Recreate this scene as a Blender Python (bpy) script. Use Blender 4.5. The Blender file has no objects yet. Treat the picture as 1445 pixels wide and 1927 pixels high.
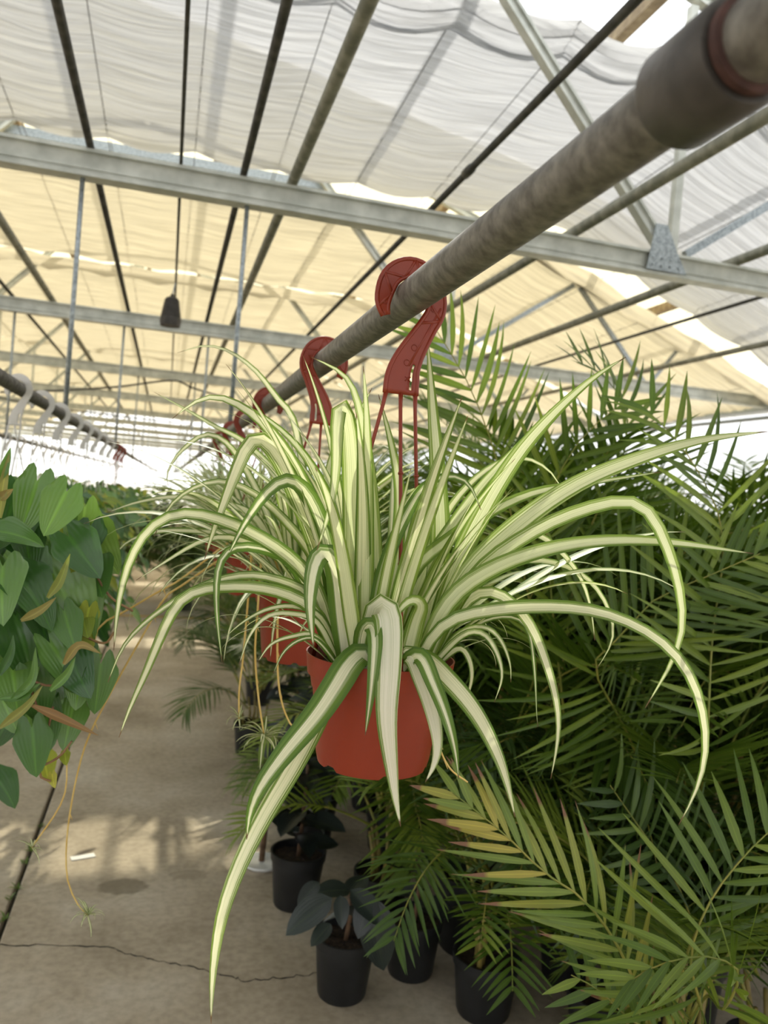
import bpy, bmesh, math, random
import numpy as np
from mathutils import Vector, Matrix
random.seed(7); RNG = np.random.default_rng(5)
scene = bpy.context.scene
COL = scene.collection

# ------------------------------------------------------------------ camera
F = 1530.0; CX, CY = 722.5, 963.5; EYE = 1.5            # pixels (1445 x 1927 frame), metres
_y = np.array([315 - CX, 900 - CY, F]); _y /= np.linalg.norm(_y)          # aisle direction in camera axes
_z = np.cross(_y, np.array([1, .083, 0])); _z /= np.linalg.norm(_z)
if _z[1] > 0: _z = -_z
_x = np.cross(_y, _z); _x /= np.linalg.norm(_x)
if _x[0] < 0: _x = -_x
RW = np.array([_x, _y, _z])                                              # world = RW @ (right, down, forward)
def ray(px, py): return RW @ np.array([(px - CX) / F, (py - CY) / F, 1.0])
def at(px, py, d=None, X=None, Y=None, Z=None):
    v = ray(px, py)
    t = d if d is not None else X / v[0] if X is not None else Y / v[1] if Y is not None else (Z - EYE) / v[2]
    return Vector((v[0] * t, v[1] * t, EYE + v[2] * t))
def depth_of(p): return float((RW.T @ (np.array(p) - np.array([0, 0, EYE])))[2])
cd = bpy.data.cameras.new('camera'); cam = bpy.data.objects.new('camera', cd); COL.objects.link(cam)
r_, d_, f_ = (Vector(RW @ np.array(e)) for e in ((1, 0, 0), (0, 1, 0), (0, 0, 1)))
m = Matrix((r_, -d_, -f_)).transposed().to_4x4(); m.translation = (0, 0, EYE); cam.matrix_world = m
cd.sensor_fit = 'HORIZONTAL'; cd.sensor_width = 36; cd.lens = 36 * F / 1445; cd.clip_start = .02; cd.clip_end = 300
cd.dof.use_dof = True; cd.dof.focus_distance = 1.08; cd.dof.aperture_fstop = 8
scene.camera = cam

# ------------------------------------------------------------------ light
w = bpy.data.worlds.new('sky'); scene.world = w; w.use_nodes = True
w.node_tree.nodes['Background'].inputs[0].default_value = (.96, .98, 1, 1)
w.node_tree.nodes['Background'].inputs[1].default_value = 1.6
sd = bpy.data.lights.new('sun', 'SUN'); sd.energy = 6.8; sd.angle = math.radians(.9); sd.color = (1, .95, .86)
sun = bpy.data.objects.new('sun', sd); COL.objects.link(sun)
SUN_DIR = Vector((-.12, -1.022, -1)).normalized()
sun.rotation_euler = SUN_DIR.to_track_quat('-Z', 'Y').to_euler(); sun.location = (3, 20, 20)
vs = scene.view_settings
vs.view_transform = 'Standard'; vs.look = 'None'; vs.gamma = 1; vs.use_curve_mapping = False; vs.exposure = 0.3

# ------------------------------------------------------------------ materials
def lin(r, g, b):
    f = lambda c: (c / 255 / 12.92) if c <= 10 else ((c / 255 + .055) / 1.055) ** 2.4
    return (f(r), f(g), f(b), 1)
def new_mat(name):
    mt = bpy.data.materials.new(name); mt.use_nodes = True; nt = mt.node_tree
    for n in list(nt.nodes): nt.nodes.remove(n)
    out = nt.nodes.new('ShaderNodeOutputMaterial')
    return mt, nt, out
def N(nt, t, **k):
    n = nt.nodes.new('ShaderNode' + t)
    for a, v in k.items():
        if a.startswith('i_'): n.inputs[int(a[2:]) if a[2:].isdigit() else a[2:].replace('_', ' ')].default_value = v
        else: setattr(n, a, v)
    return n
def ramp(nt, stops):
    n = nt.nodes.new('ShaderNodeValToRGB'); e = n.color_ramp.elements
    while len(e) < len(stops): e.new(.5)
    for el, (p, c) in zip(e, stops): el.position = p; el.color = c
    return n
def mat_noise(name, c1, c2, scale=20, rough=.6, metal=0, bump=.2, bscale=None, detail=4, stretch=None, spec=.5):
    mt, nt, out = new_mat(name); L = nt.links.new
    tc = N(nt, 'TexCoord'); vec = tc.outputs['Object']
    if stretch:
        mp = N(nt, 'Mapping'); mp.inputs['Scale'].default_value = stretch; L(vec, mp.inputs[0]); vec = mp.outputs[0]
    nz = N(nt, 'TexNoise'); nz.inputs['Scale'].default_value = scale; nz.inputs['Detail'].default_value = detail; L(vec, nz.inputs[0])
    rp = ramp(nt, [(.35, c1), (.68, c2)]); L(nz.outputs[0], rp.inputs[0])
    b = N(nt, 'BsdfPrincipled'); L(rp.outputs[0], b.inputs['Base Color'])
    b.inputs['Roughness'].default_value = rough; b.inputs['Metallic'].default_value = metal
    b.inputs['Specular IOR Level'].default_value = spec
    if bump:
        n2 = N(nt, 'TexNoise'); n2.inputs['Scale'].default_value = bscale or scale * 4; n2.inputs['Detail'].default_value = 3; L(vec, n2.inputs[0])
        bp = N(nt, 'Bump'); bp.inputs['Strength'].default_value = bump; bp.inputs['Distance'].default_value = .002
        L(n2.outputs[0], bp.inputs['Height']); L(bp.outputs[0], b.inputs['Normal'])
    L(b.outputs[0], out.inputs[0])
    return mt
def leafy(nt, out, color_socket, trans=.35, rough=.4, tint=(1.05, 1.1, .6, 1), normal=None, spec=.4):
    L = nt.links.new
    b = N(nt, 'BsdfPrincipled'); b.inputs['Roughness'].default_value = rough; b.inputs['Specular IOR Level'].default_value = spec
    L(color_socket, b.inputs['Base Color'])
    mx = N(nt, 'MixRGB', blend_type='MULTIPLY'); mx.inputs[0].default_value = 1; mx.inputs[2].default_value = tint; L(color_socket, mx.inputs[1])
    t = N(nt, 'BsdfTranslucent'); L(mx.outputs[0], t.inputs[0])
    if normal: L(normal, b.inputs['Normal']); L(normal, t.inputs['Normal'])
    ms = N(nt, 'MixShader'); ms.inputs[0].default_value = trans; L(b.outputs[0], ms.inputs[1]); L(t.outputs[0], ms.inputs[2]); L(ms.outputs[0], out.inputs[0])
def math_n(nt, op, a, b=None, c=None):
    n = N(nt, 'Math', operation=op)
    for i, v in enumerate((a, b, c)):
        if v is None: continue
        if isinstance(v, (int, float)): n.inputs[i].default_value = v
        else: nt.links.new(v, n.inputs[i])
    return n.outputs[0]
def mat_spider(name, cream, green, edge, cw):
    """variegated strap leaf: cream centre, green margins, long fine streaks, brown dry tip"""
    mt, nt, out = new_mat(name); L = nt.links.new
    uv = N(nt, 'UVMap'); sp = N(nt, 'SeparateXYZ'); L(uv.outputs[0], sp.inputs[0])
    oi = N(nt, 'ObjectInfo')
    mp = N(nt, 'CombineXYZ'); L(math_n(nt, 'MULTIPLY', sp.outputs[0], 13), mp.inputs[0]); L(math_n(nt, 'MULTIPLY', sp.outputs[1], .8), mp.inputs[1])
    L(math_n(nt, 'MULTIPLY', oi.outputs['Random'], 40), mp.inputs[2])
    nz = N(nt, 'TexNoise'); nz.inputs['Scale'].default_value = 1; nz.inputs['Detail'].default_value = 3; L(mp.outputs[0], nz.inputs[0])
    dd = math_n(nt, 'MULTIPLY', math_n(nt, 'ABSOLUTE', math_n(nt, 'SUBTRACT', sp.outputs[0], .5)), 2)
    dd = math_n(nt, 'ADD', dd, math_n(nt, 'MULTIPLY', math_n(nt, 'SUBTRACT', nz.outputs[0], .5), 1.15))
    dd = math_n(nt, 'ADD', dd, math_n(nt, 'MULTIPLY', math_n(nt, 'SUBTRACT', oi.outputs['Random'], .5), .14))
    mid = tuple(.55 * a + .45 * b for a, b in zip(cream, green))
    rp = ramp(nt, [(0, cream), (cw - .05, cream), (cw, mid), (cw + .05, green), (cw + .10, mid), (cw + .17, green), (.95, edge)])
    L(dd, rp.inputs[0])
    tip = ramp(nt, [(.972, (0, 0, 0, 1)), (.985, (1, 1, 1, 1))]); L(sp.outputs[1], tip.inputs[0])
    mx = N(nt, 'MixRGB'); L(tip.outputs[0], mx.inputs[0]); L(rp.outputs[0], mx.inputs[1]); mx.inputs[2].default_value = lin(112, 84, 58)
    cv = N(nt, 'CombineXYZ'); L(math_n(nt, 'MULTIPLY', sp.outputs[0], 42), cv.inputs[0]); L(math_n(nt, 'MULTIPLY', sp.outputs[1], .9), cv.inputs[1]); L(mp.outputs[0], cv.inputs[2])
    n3 = N(nt, 'TexNoise'); n3.inputs['Scale'].default_value = 1; n3.inputs['Detail'].default_value = 2; L(cv.outputs[0], n3.inputs[0])
    r3 = ramp(nt, [(.32, (.70, .76, .55, 1)), (.52, (1.04, 1.04, 1.02, 1))]); L(n3.outputs[0], r3.inputs[0])
    m4 = N(nt, 'MixRGB', blend_type='MULTIPLY'); m4.inputs[0].default_value = .8; L(mx.outputs[0], m4.inputs[1]); L(r3.outputs[0], m4.inputs[2]); mx = m4
    bp = N(nt, 'Bump'); bp.inputs['Strength'].default_value = .3; bp.inputs['Distance'].default_value = .001; L(n3.outputs[0], bp.inputs['Height'])
    leafy(nt, out, mx.outputs[0], .34, .42, (1.0, 1.01, .86, 1), bp.outputs[0])
    return mt
def mat_leaf(name, stops, trans=.3, rough=.38, tip=None, tip_at=.9, tint=(1.1, 1.15, .5, 1), spec=.45):
    """plain leaf: colour varies per leaf, long veins, optional dry tip"""
    mt, nt, out = new_mat(name); L = nt.links.new
    oi = N(nt, 'ObjectInfo'); uv = N(nt, 'UVMap'); sp = N(nt, 'SeparateXYZ'); L(uv.outputs[0], sp.inputs[0])
    geo = N(nt, 'NewGeometry')
    nz = N(nt, 'TexNoise'); nz.inputs['Scale'].default_value = 6; L(geo.outputs['Position'], nz.inputs[0])
    v = math_n(nt, 'ADD', math_n(nt, 'MULTIPLY', oi.outputs['Random'], .6), math_n(nt, 'MULTIPLY', nz.outputs[0], .4))
    rp = ramp(nt, stops); L(v, rp.inputs[0])
    rib = math_n(nt, 'ABSOLUTE', math_n(nt, 'SUBTRACT', sp.outputs[0], .5))
    rr = ramp(nt, [(.0, (1.5, 1.5, 1.2, 1)), (.07, (1, 1, 1, 1))]); L(rib, rr.inputs[0])
    mx = N(nt, 'MixRGB', blend_type='MULTIPLY'); mx.inputs[0].default_value = 1; L(rp.outputs[0], mx.inputs[1]); L(rr.outputs[0], mx.inputs[2])
    c = mx.outputs[0]
    if tip:
        tr = ramp(nt, [(tip_at, (0, 0, 0, 1)), (tip_at + .06, (1, 1, 1, 1))])
        L(math_n(nt, 'ADD', sp.outputs[1], math_n(nt, 'MULTIPLY', math_n(nt, 'SUBTRACT', oi.outputs['Random'], .5), .3)), tr.inputs[0])
        m2 = N(nt, 'MixRGB'); L(tr.outputs[0], m2.inputs[0]); L(c, m2.inputs[1]); m2.inputs[2].default_value = tip; c = m2.outputs[0]
    wv = math_n(nt, 'SINE', math_n(nt, 'MULTIPLY', sp.outputs[0], 60))
    bp = N(nt, 'Bump'); bp.inputs['Strength'].default_value = .15; bp.inputs['Distance'].default_value = .001; L(wv, bp.inputs['Height'])
    leafy(nt, out, c, trans, rough, tint, bp.outputs[0], spec)
    return mt
def mat_sheet(name, refl, trn, amount=.6, clear=0.0, clear_tint=(1, 1, 1, 1), weave=None):
    """thin light-passing sheet: diffuse + translucent (+ see-through share)"""
    mt, nt, out = new_mat(name); L = nt.links.new
    d = N(nt, 'BsdfDiffuse'); d.inputs[0].default_value = refl
    t = N(nt, 'BsdfTranslucent'); t.inputs[0].default_value = trn
    if weave:
        tc = N(nt, 'TexCoord'); nz = N(nt, 'TexNoise'); mp = N(nt, 'Mapping'); mp.inputs['Scale'].default_value = weave
        L(tc.outputs['Object'], mp.inputs[0]); L(mp.outputs[0], nz.inputs[0]); nz.inputs['Scale'].default_value = 1; nz.inputs['Detail'].default_value = 4
        bp = N(nt, 'Bump'); bp.inputs['Strength'].default_value = 1; bp.inputs['Distance'].default_value = .03; L(nz.outputs[0], bp.inputs['Height'])
        rc = ramp(nt, [(.38, tuple(x * .76 for x in trn[:3]) + (1,)), (.50, trn), (.64, tuple(min(1, x * 1.16) for x in trn[:3]) + (1,))]); L(nz.outputs[0], rc.inputs[0]); L(rc.outputs[0], t.inputs[0])
        L(bp.outputs[0], d.inputs['Normal']); L(bp.outputs[0], t.inputs['Normal'])
    ms = N(nt, 'MixShader'); ms.inputs[0].default_value = amount; L(d.outputs[0], ms.inputs[1]); L(t.outputs[0], ms.inputs[2]); s = ms.outputs[0]
    if clear:
        tr = N(nt, 'BsdfTransparent'); tr.inputs[0].default_value = clear_tint
        m2 = N(nt, 'MixShader'); m2.inputs[0].default_value = clear; L(s, m2.inputs[1]); L(tr.outputs[0], m2.inputs[2]); s = m2.outputs[0]
    L(s, out.inputs[0]); return mt
def mat_floor():
    mt, nt, out = new_mat('worn_concrete'); L = nt.links.new
    geo = N(nt, 'NewGeometry')
    a = N(nt, 'TexNoise'); a.inputs['Scale'].default_value = 1.6; a.inputs['Detail'].default_value = 6; a.inputs['Roughness'].default_value = .62; L(geo.outputs['Position'], a.inputs[0])
    r1 = ramp(nt, [(.28, lin(146, 132, 110)), (.5, lin(182, 168, 146)), (.72, lin(206, 196, 178))]); L(a.outputs[0], r1.inputs[0])
    b = N(nt, 'TexNoise'); b.inputs['Scale'].default_value = 38; b.inputs['Detail'].default_value = 5; L(geo.outputs['Position'], b.inputs[0])
    r2 = ramp(nt, [(.3, (.72, .71, .69, 1)), (.62, (1, 1, 1, 1))]); L(b.outputs[0], r2.inputs[0])
    mx = N(nt, 'MixRGB', blend_type='MULTIPLY'); mx.inputs[0].default_value = .8; L(r1.outputs[0], mx.inputs[1]); L(r2.outputs[0], mx.inputs[2])
    # pale water-mark rings and a few dark stains with their own outlines
    vo = N(nt, 'TexVoronoi'); vo.inputs['Scale'].default_value = 1.5; L(geo.outputs['Position'], vo.inputs[0])
    rg = ramp(nt, [(.0, (.0, .0, .0, 1)), (.06, (.22, .22, .22, 1)), (.12, (0, 0, 0, 1))]); L(math_n(nt, 'ADD', vo.outputs['Distance'], math_n(nt, 'MULTIPLY', b.outputs[0], .06)), rg.inputs[0])
    m2 = N(nt, 'MixRGB'); L(rg.outputs[0], m2.inputs[0]); L(mx.outputs[0], m2.inputs[1]); m2.inputs[2].default_value = lin(214, 204, 186)
    c = m2.outputs[0]
    for (sx, sy, rx, ry, k) in ((-.045, 3.06, .11, .075, .55), (-.02, 3.52, .07, .05, .3), (.19, 3.13, .09, .05, .25)):
        sp = N(nt, 'SeparateXYZ'); L(geo.outputs['Position'], sp.inputs[0])
        ex = math_n(nt, 'POWER', math_n(nt, 'DIVIDE', math_n(nt, 'SUBTRACT', sp.outputs[0], sx), rx), 2)
        ey = math_n(nt, 'POWER', math_n(nt, 'DIVIDE', math_n(nt, 'SUBTRACT', sp.outputs[1], sy), ry), 2)
        q = math_n(nt, 'ADD', math_n(nt, 'ADD', ex, ey), math_n(nt, 'MULTIPLY', b.outputs[0], .5))
        rs = ramp(nt, [(.75, (k, k, k, 1)), (1, (0, 0, 0, 1))]); L(q, rs.inputs[0])
        m3 = N(nt, 'MixRGB'); L(rs.outputs[0], m3.inputs[0]); L(c, m3.inputs[1]); m3.inputs[2].default_value = lin(92, 82, 62); c = m3.outputs[0]
    p = N(nt, 'BsdfPrincipled'); p.inputs['Roughness'].default_value = .7; L(c, p.inputs['Base Color'])
    bp = N(nt, 'Bump'); bp.inputs['Strength'].default_value = .25; bp.inputs['Distance'].default_value = .004; L(b.outputs[0], bp.inputs['Height']); L(bp.outputs[0], p.inputs['Normal'])
    L(p.outputs[0], out.inputs[0]); return mt

M = {}
M['floor'] = mat_floor()
M['joint'] = mat_noise('joint_dirt', lin(38, 32, 26), lin(60, 52, 40), 40)
M['joint2'] = mat_noise('outside_gravel', lin(150, 142, 128), lin(178, 170, 156), 2)
M['cloth'] = mat_sheet('white_shade_cloth', lin(222, 222, 220), lin(163, 163, 164), .6, weave=(1.1, 46, 1))
M['cloth2'] = mat_sheet('shade_cloth_roof_tinted', lin(222, 212, 190), lin(196, 190, 178), .6, weave=(1.1, 34, 1))  # far sheets: warm light from the yellowed roof partly painted into the cloth colour
M['roof_clear'] = mat_sheet('clear_roof_sheet', lin(210, 215, 218), lin(235, 240, 242), .7, .72, (.96, .98, 1, 1))
M['roof_yellow'] = mat_sheet('aged_fibreglass_roof', lin(232, 222, 180), lin(232, 222, 180), .7, .42, (.95, .91, .74, 1))
M['wall_sheet'] = mat_sheet('milky_wall_sheet', lin(225, 226, 222), lin(240, 242, 240), .7, .6, (1, 1, 1, 1))
M['alu'] = mat_noise('dull_aluminium', lin(178, 181, 173), lin(206, 208, 200), 9, .42, .2, .1)
M['galv'] = mat_noise('galvanised_steel', lin(138, 146, 150), lin(182, 190, 194), 60, .45, .5, .1)
M['galv_pipe'] = mat_noise('weathered_galvanised_pipe', lin(92, 87, 79), lin(132, 127, 117), 70, .55, .35, .2, 260)
M['coupling'] = mat_noise('dark_iron_coupling', lin(70, 66, 62), lin(98, 92, 86), 24, .5, .4, .3, 120)
M['rust'] = mat_noise('rusty_thread', lin(66, 42, 36), lin(92, 62, 54), 60, .7, .2, .3)
M['pipe_pale'] = mat_noise('pale_grey_pipe', lin(120, 120, 106), lin(152, 150, 134), 16, .5, .25, .1)
M['pipe_dark'] = mat_noise('dark_grey_pipe', lin(58, 57, 52), lin(84, 82, 74), 16, .55, .2, .1)
M['timber'] = mat_noise('purlin_timber', lin(120, 100, 70), lin(160, 140, 105), 12)
M['plastic_red'] = mat_noise('terracotta_plastic', lin(132, 41, 13), lin(148, 49, 18), 6, .42, 0, .08, 200)
M['plastic_hook'] = mat_noise('brick_red_hook_plastic', lin(128, 42, 17), lin(142, 50, 22), 10, .4, 0, .05)
M['plastic_white'] = mat_noise('white_hook_plastic', lin(206, 202, 194), lin(226, 222, 216), 10, .5, 0, 0)
M['plastic_black'] = mat_noise('black_nursery_pot', lin(20, 21, 22), lin(32, 33, 35), 12, .45, 0, .1)
M['soil'] = mat_noise('potting_soil', lin(34, 25, 18), lin(72, 56, 42), 90, .95, 0, 1, 160)
M['spider_a'] = mat_spider('variegated_leaf_broad', lin(243, 241, 205), lin(126, 150, 62), lin(92, 124, 44), .50)
M['spider_b'] = mat_spider('variegated_leaf_pale', lin(233, 236, 194), lin(146, 168, 76), lin(108, 138, 52), .52)
M['spider_c'] = mat_spider('variegated_leaf_green', lin(244, 242, 212), lin(112, 142, 58), lin(84, 116, 44), .27)
M['spider_w'] = mat_spider('variegated_leaf_white', lin(246, 243, 222), lin(150, 170, 84), lin(104, 132, 52), .74)
M['runner'] = mat_noise('yellow_runner', lin(208, 172, 88), lin(226, 196, 120), 30, .5, 0, 0)
M['palm'] = mat_leaf('palm_leaflet', [(.1, lin(58, 84, 28)), (.5, lin(92, 116, 42)), (.9, lin(134, 150, 62))], .32)
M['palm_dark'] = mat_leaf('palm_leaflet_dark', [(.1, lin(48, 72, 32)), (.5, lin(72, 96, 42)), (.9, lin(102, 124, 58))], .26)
M['palm_old'] = mat_leaf('palm_leaflet_yellowing', [(.1, lin(92, 120, 52)), (.5, lin(126, 142, 62)), (.9, lin(186, 166, 78))], .3, tip=lin(132, 94, 70), tip_at=.82)
M['rachis'] = mat_noise('palm_rachis', lin(112, 124, 48), lin(156, 146, 66), 14, .45, 0, 0)
M['cane'] = mat_noise('palm_cane', lin(110, 102, 50), lin(150, 130, 66), 14, .5, 0, .1)
M['trunk'] = mat_noise('brown_stem', lin(84, 62, 44), lin(122, 94, 68), 24, .7, 0, .3)
M['heart'] = mat_leaf('heart_leaf', [(.1, lin(44, 84, 40)), (.4, lin(74, 114, 54)), (.75, lin(108, 146, 70)), (.95, lin(142, 168, 82))], .22, .25, spec=.65)
M['heart_lime'] = mat_leaf('heart_leaf_lime', [(.1, lin(120, 142, 50)), (.6, lin(164, 172, 60)), (.95, lin(206, 190, 80))], .3)
M['sheath'] = mat_leaf('new_leaf_sheath', [(.1, lin(140, 96, 66)), (.5, lin(158, 134, 84)), (.9, lin(136, 152, 74))], .25)
M['rubber'] = mat_leaf('rubber_plant_leaf', [(.1, lin(30, 36, 34)), (.5, lin(44, 52, 48)), (.9, lin(64, 72, 66))], .05, .3, tint=(1, .6, .5, 1))
M['vine'] = mat_noise('vine_stem', lin(118, 82, 56), lin(152, 122, 78), 30, .6, 0, 0)
M['white'] = mat_noise('white_plastic', lin(226, 226, 222), lin(236, 236, 233), 10, .5, 0, 0)
M['yellow_paint'] = mat_noise('yellow_edge_paint', lin(172, 138, 62), lin(192, 160, 82), 12, .7)
M['motor'] = mat_noise('dark_ribbed_housing', lin(52, 49, 45), lin(70, 66, 61), 20, .6, 0, .1)
M['hose'] = mat_noise('black_hose', lin(48, 46, 43), lin(66, 64, 60), 20, .6, 0, 0)
M['weed'] = mat_leaf('weed_leaf', [(.1, lin(74, 98, 44)), (.9, lin(122, 144, 70))], .3)

# ------------------------------------------------------------------ mesh helpers
def link(name, me, parent=None, mat=None, smooth=True):
    o = bpy.data.objects.new(name, me); COL.objects.link(o)
    if mat and not me.materials: me.materials.append(M[mat])
    if parent: o.parent = parent
    if smooth and len(me.polygons): me.polygons.foreach_set('use_smooth', [True] * len(me.polygons))
    return o
def mesh(name, v, f, uv=None):
    me = bpy.data.meshes.new(name); me.from_pydata([tuple(p) for p in v], [], f)
    if uv is not None:
        ul = me.uv_layers.new(name='UVMap'); li = np.zeros(len(me.loops), dtype=np.int32); me.loops.foreach_get('vertex_index', li)
        ul.data.foreach_set('uv', np.asarray(uv, dtype=np.float32)[li].ravel())
    me.update(); return me
def tag(o, label, cat, group=None, kind=None):
    if label: o['label'] = label
    if cat: o['category'] = cat
    if group: o['group'] = group
    if kind: o['kind'] = kind
    return o
def thing(name, loc, label, cat, group=None):
    o = bpy.data.objects.new(name, None); COL.objects.link(o); o.location = loc; o.empty_display_size = .1
    return tag(o, label, cat, group)
class MB:
    def __init__(s): s.v = []; s.f = []
    def add(s, v, f):
        n = len(s.v); s.v += [tuple(p) for p in v]; s.f += [tuple(i + n for i in q) for q in f]; return s
    def box(s, a, b):
        x0, y0, z0 = a; x1, y1, z1 = b
        return s.add([(x0, y0, z0), (x1, y0, z0), (x1, y1, z0), (x0, y1, z0), (x0, y0, z1), (x1, y0, z1), (x1, y1, z1), (x0, y1, z1)],
                     [(0, 3, 2, 1), (4, 5, 6, 7), (0, 1, 5, 4), (1, 2, 6, 5), (2, 3, 7, 6), (3, 0, 4, 7)])
    def bar(s, a, b, wy, wn):
        """rectangular bar from a to b; wy along world Y, wn across"""
        a, b = Vector(a), Vector(b); t = (b - a).normalized(); y = Vector((0, 1, 0)); n = t.cross(y).normalized()
        v = []
        for p in (a, b):
            for sy, sn in ((-1, -1), (1, -1), (1, 1), (-1, 1)): v.append(p + y * sy * wy / 2 + n * sn * wn / 2)
        return s.add(v, [(0, 1, 2, 3), (7, 6, 5, 4), (0, 4, 5, 1), (1, 5, 6, 2), (2, 6, 7, 3), (3, 7, 4, 0)])
    def tube(s, pts, r, n=8, cap=True):
        pts = [Vector(p) for p in pts]; rs = r if isinstance(r, (list, tuple)) else [r] * len(pts)
        up = None; rings = []
        for i, p in enumerate(pts):
            t = (pts[min(i + 1, len(pts) - 1)] - pts[max(i - 1, 0)]).normalized()
            if up is None: up = Vector((0, 0, 1)) if abs(t.z) < .9 else Vector((1, 0, 0))
            a = t.cross(up).normalized(); up = a.cross(t).normalized()
            rings.append([p + (a * math.cos(2 * math.pi * k / n) + up * math.sin(2 * math.pi * k / n)) * rs[i] for k in range(n)])
        v = [q for rg in rings for q in rg]; f = []
        for i in range(len(pts) - 1):
            for k in range(n): f.append((i * n + k, i * n + (k + 1) % n, (i + 1) * n + (k + 1) % n, (i + 1) * n + k))
        if cap: f.append(tuple(range(n - 1, -1, -1))); f.append(tuple((len(pts) - 1) * n + k for k in range(n)))
        return s.add(v, f)
    def lathe(s, prof, n=40, c=(0, 0, 0), zfun=None):
        v = []; f = []; m_ = len(prof)
        for k in range(n):
            a = 2 * math.pi * k / n
            for i, (r, z) in enumerate(prof):
                v.append((c[0] + r * math.cos(a), c[1] + r * math.sin(a), c[2] + (zfun(i, a, z) if zfun else z)))
        for k in range(n):
            k2 = (k + 1) % n
            for i in range(m_ - 1): f.append((k * m_ + i, k2 * m_ + i, k2 * m_ + i + 1, k * m_ + i + 1))
        return s.add(v, f)
    def build(s, name, mat, parent=None, smooth=False):
        return link(name, mesh(name, s.v, s.f), parent, mat, smooth)
def shade_auto(o, ang=35):
    me = o.data; bm = bmesh.new(); bm.from_mesh(me)
    for f in bm.faces: f.smooth = True
    for e in bm.edges:
        e.smooth = not (len(e.link_faces) == 2 and e.calc_face_angle(0) > math.radians(ang))
    bm.to_mesh(me); bm.free(); return o
def spline(P, n):
    P = [Vector(p) for p in P]
    if len(P) == 2: P = [P[0], (P[0] + P[1]) / 2, P[1]]
    Q = [P[0] * 2 - P[1]] + P + [P[-1] * 2 - P[-2]]
    dense = []
    for i in range(len(P) - 1):
        a, b, c, d = Q[i:i + 4]
        for k in range(14):
            t = k / 14
            dense.append(.5 * ((2 * b) + (c - a) * t + (2 * a - 5 * b + 4 * c - d) * t * t + (3 * b - a - 3 * c + d) * t ** 3))
    dense.append(P[-1]); acc = [0]
    for a, b in zip(dense, dense[1:]): acc.append(acc[-1] + (b - a).length)
    res = []; j = 0
    for i in range(n + 1):
        s = acc[-1] * i / n
        while j < len(acc) - 2 and acc[j + 1] < s: j += 1
        u = (s - acc[j]) / max(1e-9, acc[j + 1] - acc[j]); res.append(dense[j].lerp(dense[j + 1], min(1, u)))
    return res
def strap(pts, width, face, fold=.25, cols=5, base=.6, blunt=False, wave=0, twist=0):
    """strap-leaf surface along pts; face(i, t, tangent) gives the direction its broad side looks"""
    n = len(pts) - 1; v = []; uv = []; f = []; ph = random.random() * 6
    for i, p in enumerate(pts):
        t = i / n; tg = (pts[min(i + 1, n)] - pts[max(i - 1, 0)]).normalized()
        fc = face(i, t, tg); sd_ = tg.cross(fc)
        if sd_.length < 1e-4: sd_ = tg.cross(Vector((.3, .2, .9)))
        sd_.normalize()
        if twist: sd_ = Matrix.Rotation(twist * t, 3, tg) @ sd_
        nm = sd_.cross(tg).normalized()
        wd = width * (base + (1 - base) * min(1, t / .3)) * ((1 - t ** 2.4) ** .9 if not blunt else 1)
        wd = max(wd, .0006)
        for c in range(cols):
            s = c / (cols - 1) - .5
            v.append(p + sd_ * wd * s + nm * (abs(s) * 2) ** 1.3 * wd * fold * .5 * (1 - .5 * t) + nm * wave * math.sin(9 * t + ph + 2 * s) * wd)
            uv.append((s + .5, t))
    for i in range(n):
        for c in range(cols - 1):
            a = i * cols + c; f.append((a, a + 1, a + cols + 1, a + cols))
    return mesh('leaf', v, f, uv)

# ------------------------------------------------------------------ the setting
XL, XR, XC = -7.7, 7.3, -.2
Y_BACK, Y_END = -4.5, 46.5
TR = [4.5 + 4.2 * k for k in range(-2, 10)]                      # truss positions along the aisle
def roof_z(x): return 6.4 - .365 * abs(x - XC)
fl = MB().box((XL - .3, Y_BACK, -.25), (XR + .3, Y_END, -.03)).build('floor', 'joint'); tag(fl, 'worn grey-brown concrete greenhouse floor', None, kind='structure')
def slab(x0, x1, y0, y1):
    b = MB().box((x0, y0, -.06), (x1, y1, 0)); o = b.build('slab', 'floor', fl)
    md = o.modifiers.new('edge', 'BEVEL'); md.width = .006; md.segments = 2; return o
slab(XL - .3, -.416, Y_BACK, 9.0); slab(-.400, XR + .3, Y_BACK, 9.0); slab(XL - .3, XR + .3, 9.012, Y_END)
crk = [at(x, y, Z=.0) for x, y in ((-60, 1775), (0, 1779), (110, 1778), (215, 1784), (235, 1796), (300, 1808), (385, 1826), (440, 1840), (460, 1846), (520, 1841), (600, 1832), (690, 1822))]
cm = MB(); pts = []
for a, b in zip(crk, crk[1:]):
    for k in range(8):
        q = a.lerp(b, k / 8); pts.append(q + Vector((random.uniform(-.004, .004), random.uniform(-.007, .007), .0008)))
for a, b in zip(pts, pts[1:]):
    wv = random.uniform(.0012, .004)
    cm.add([a + Vector((0, wv, 0)), a - Vector((0, wv, 0)), b - Vector((0, wv, 0)), b + Vector((0, wv, 0))], [(0, 1, 2, 3)])
cm.build('crack', 'joint', fl)
MB().box((-2.6, 9.02, 0), (.9, 9.11, .004)).build('painted_line', 'yellow_paint', fl)

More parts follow.
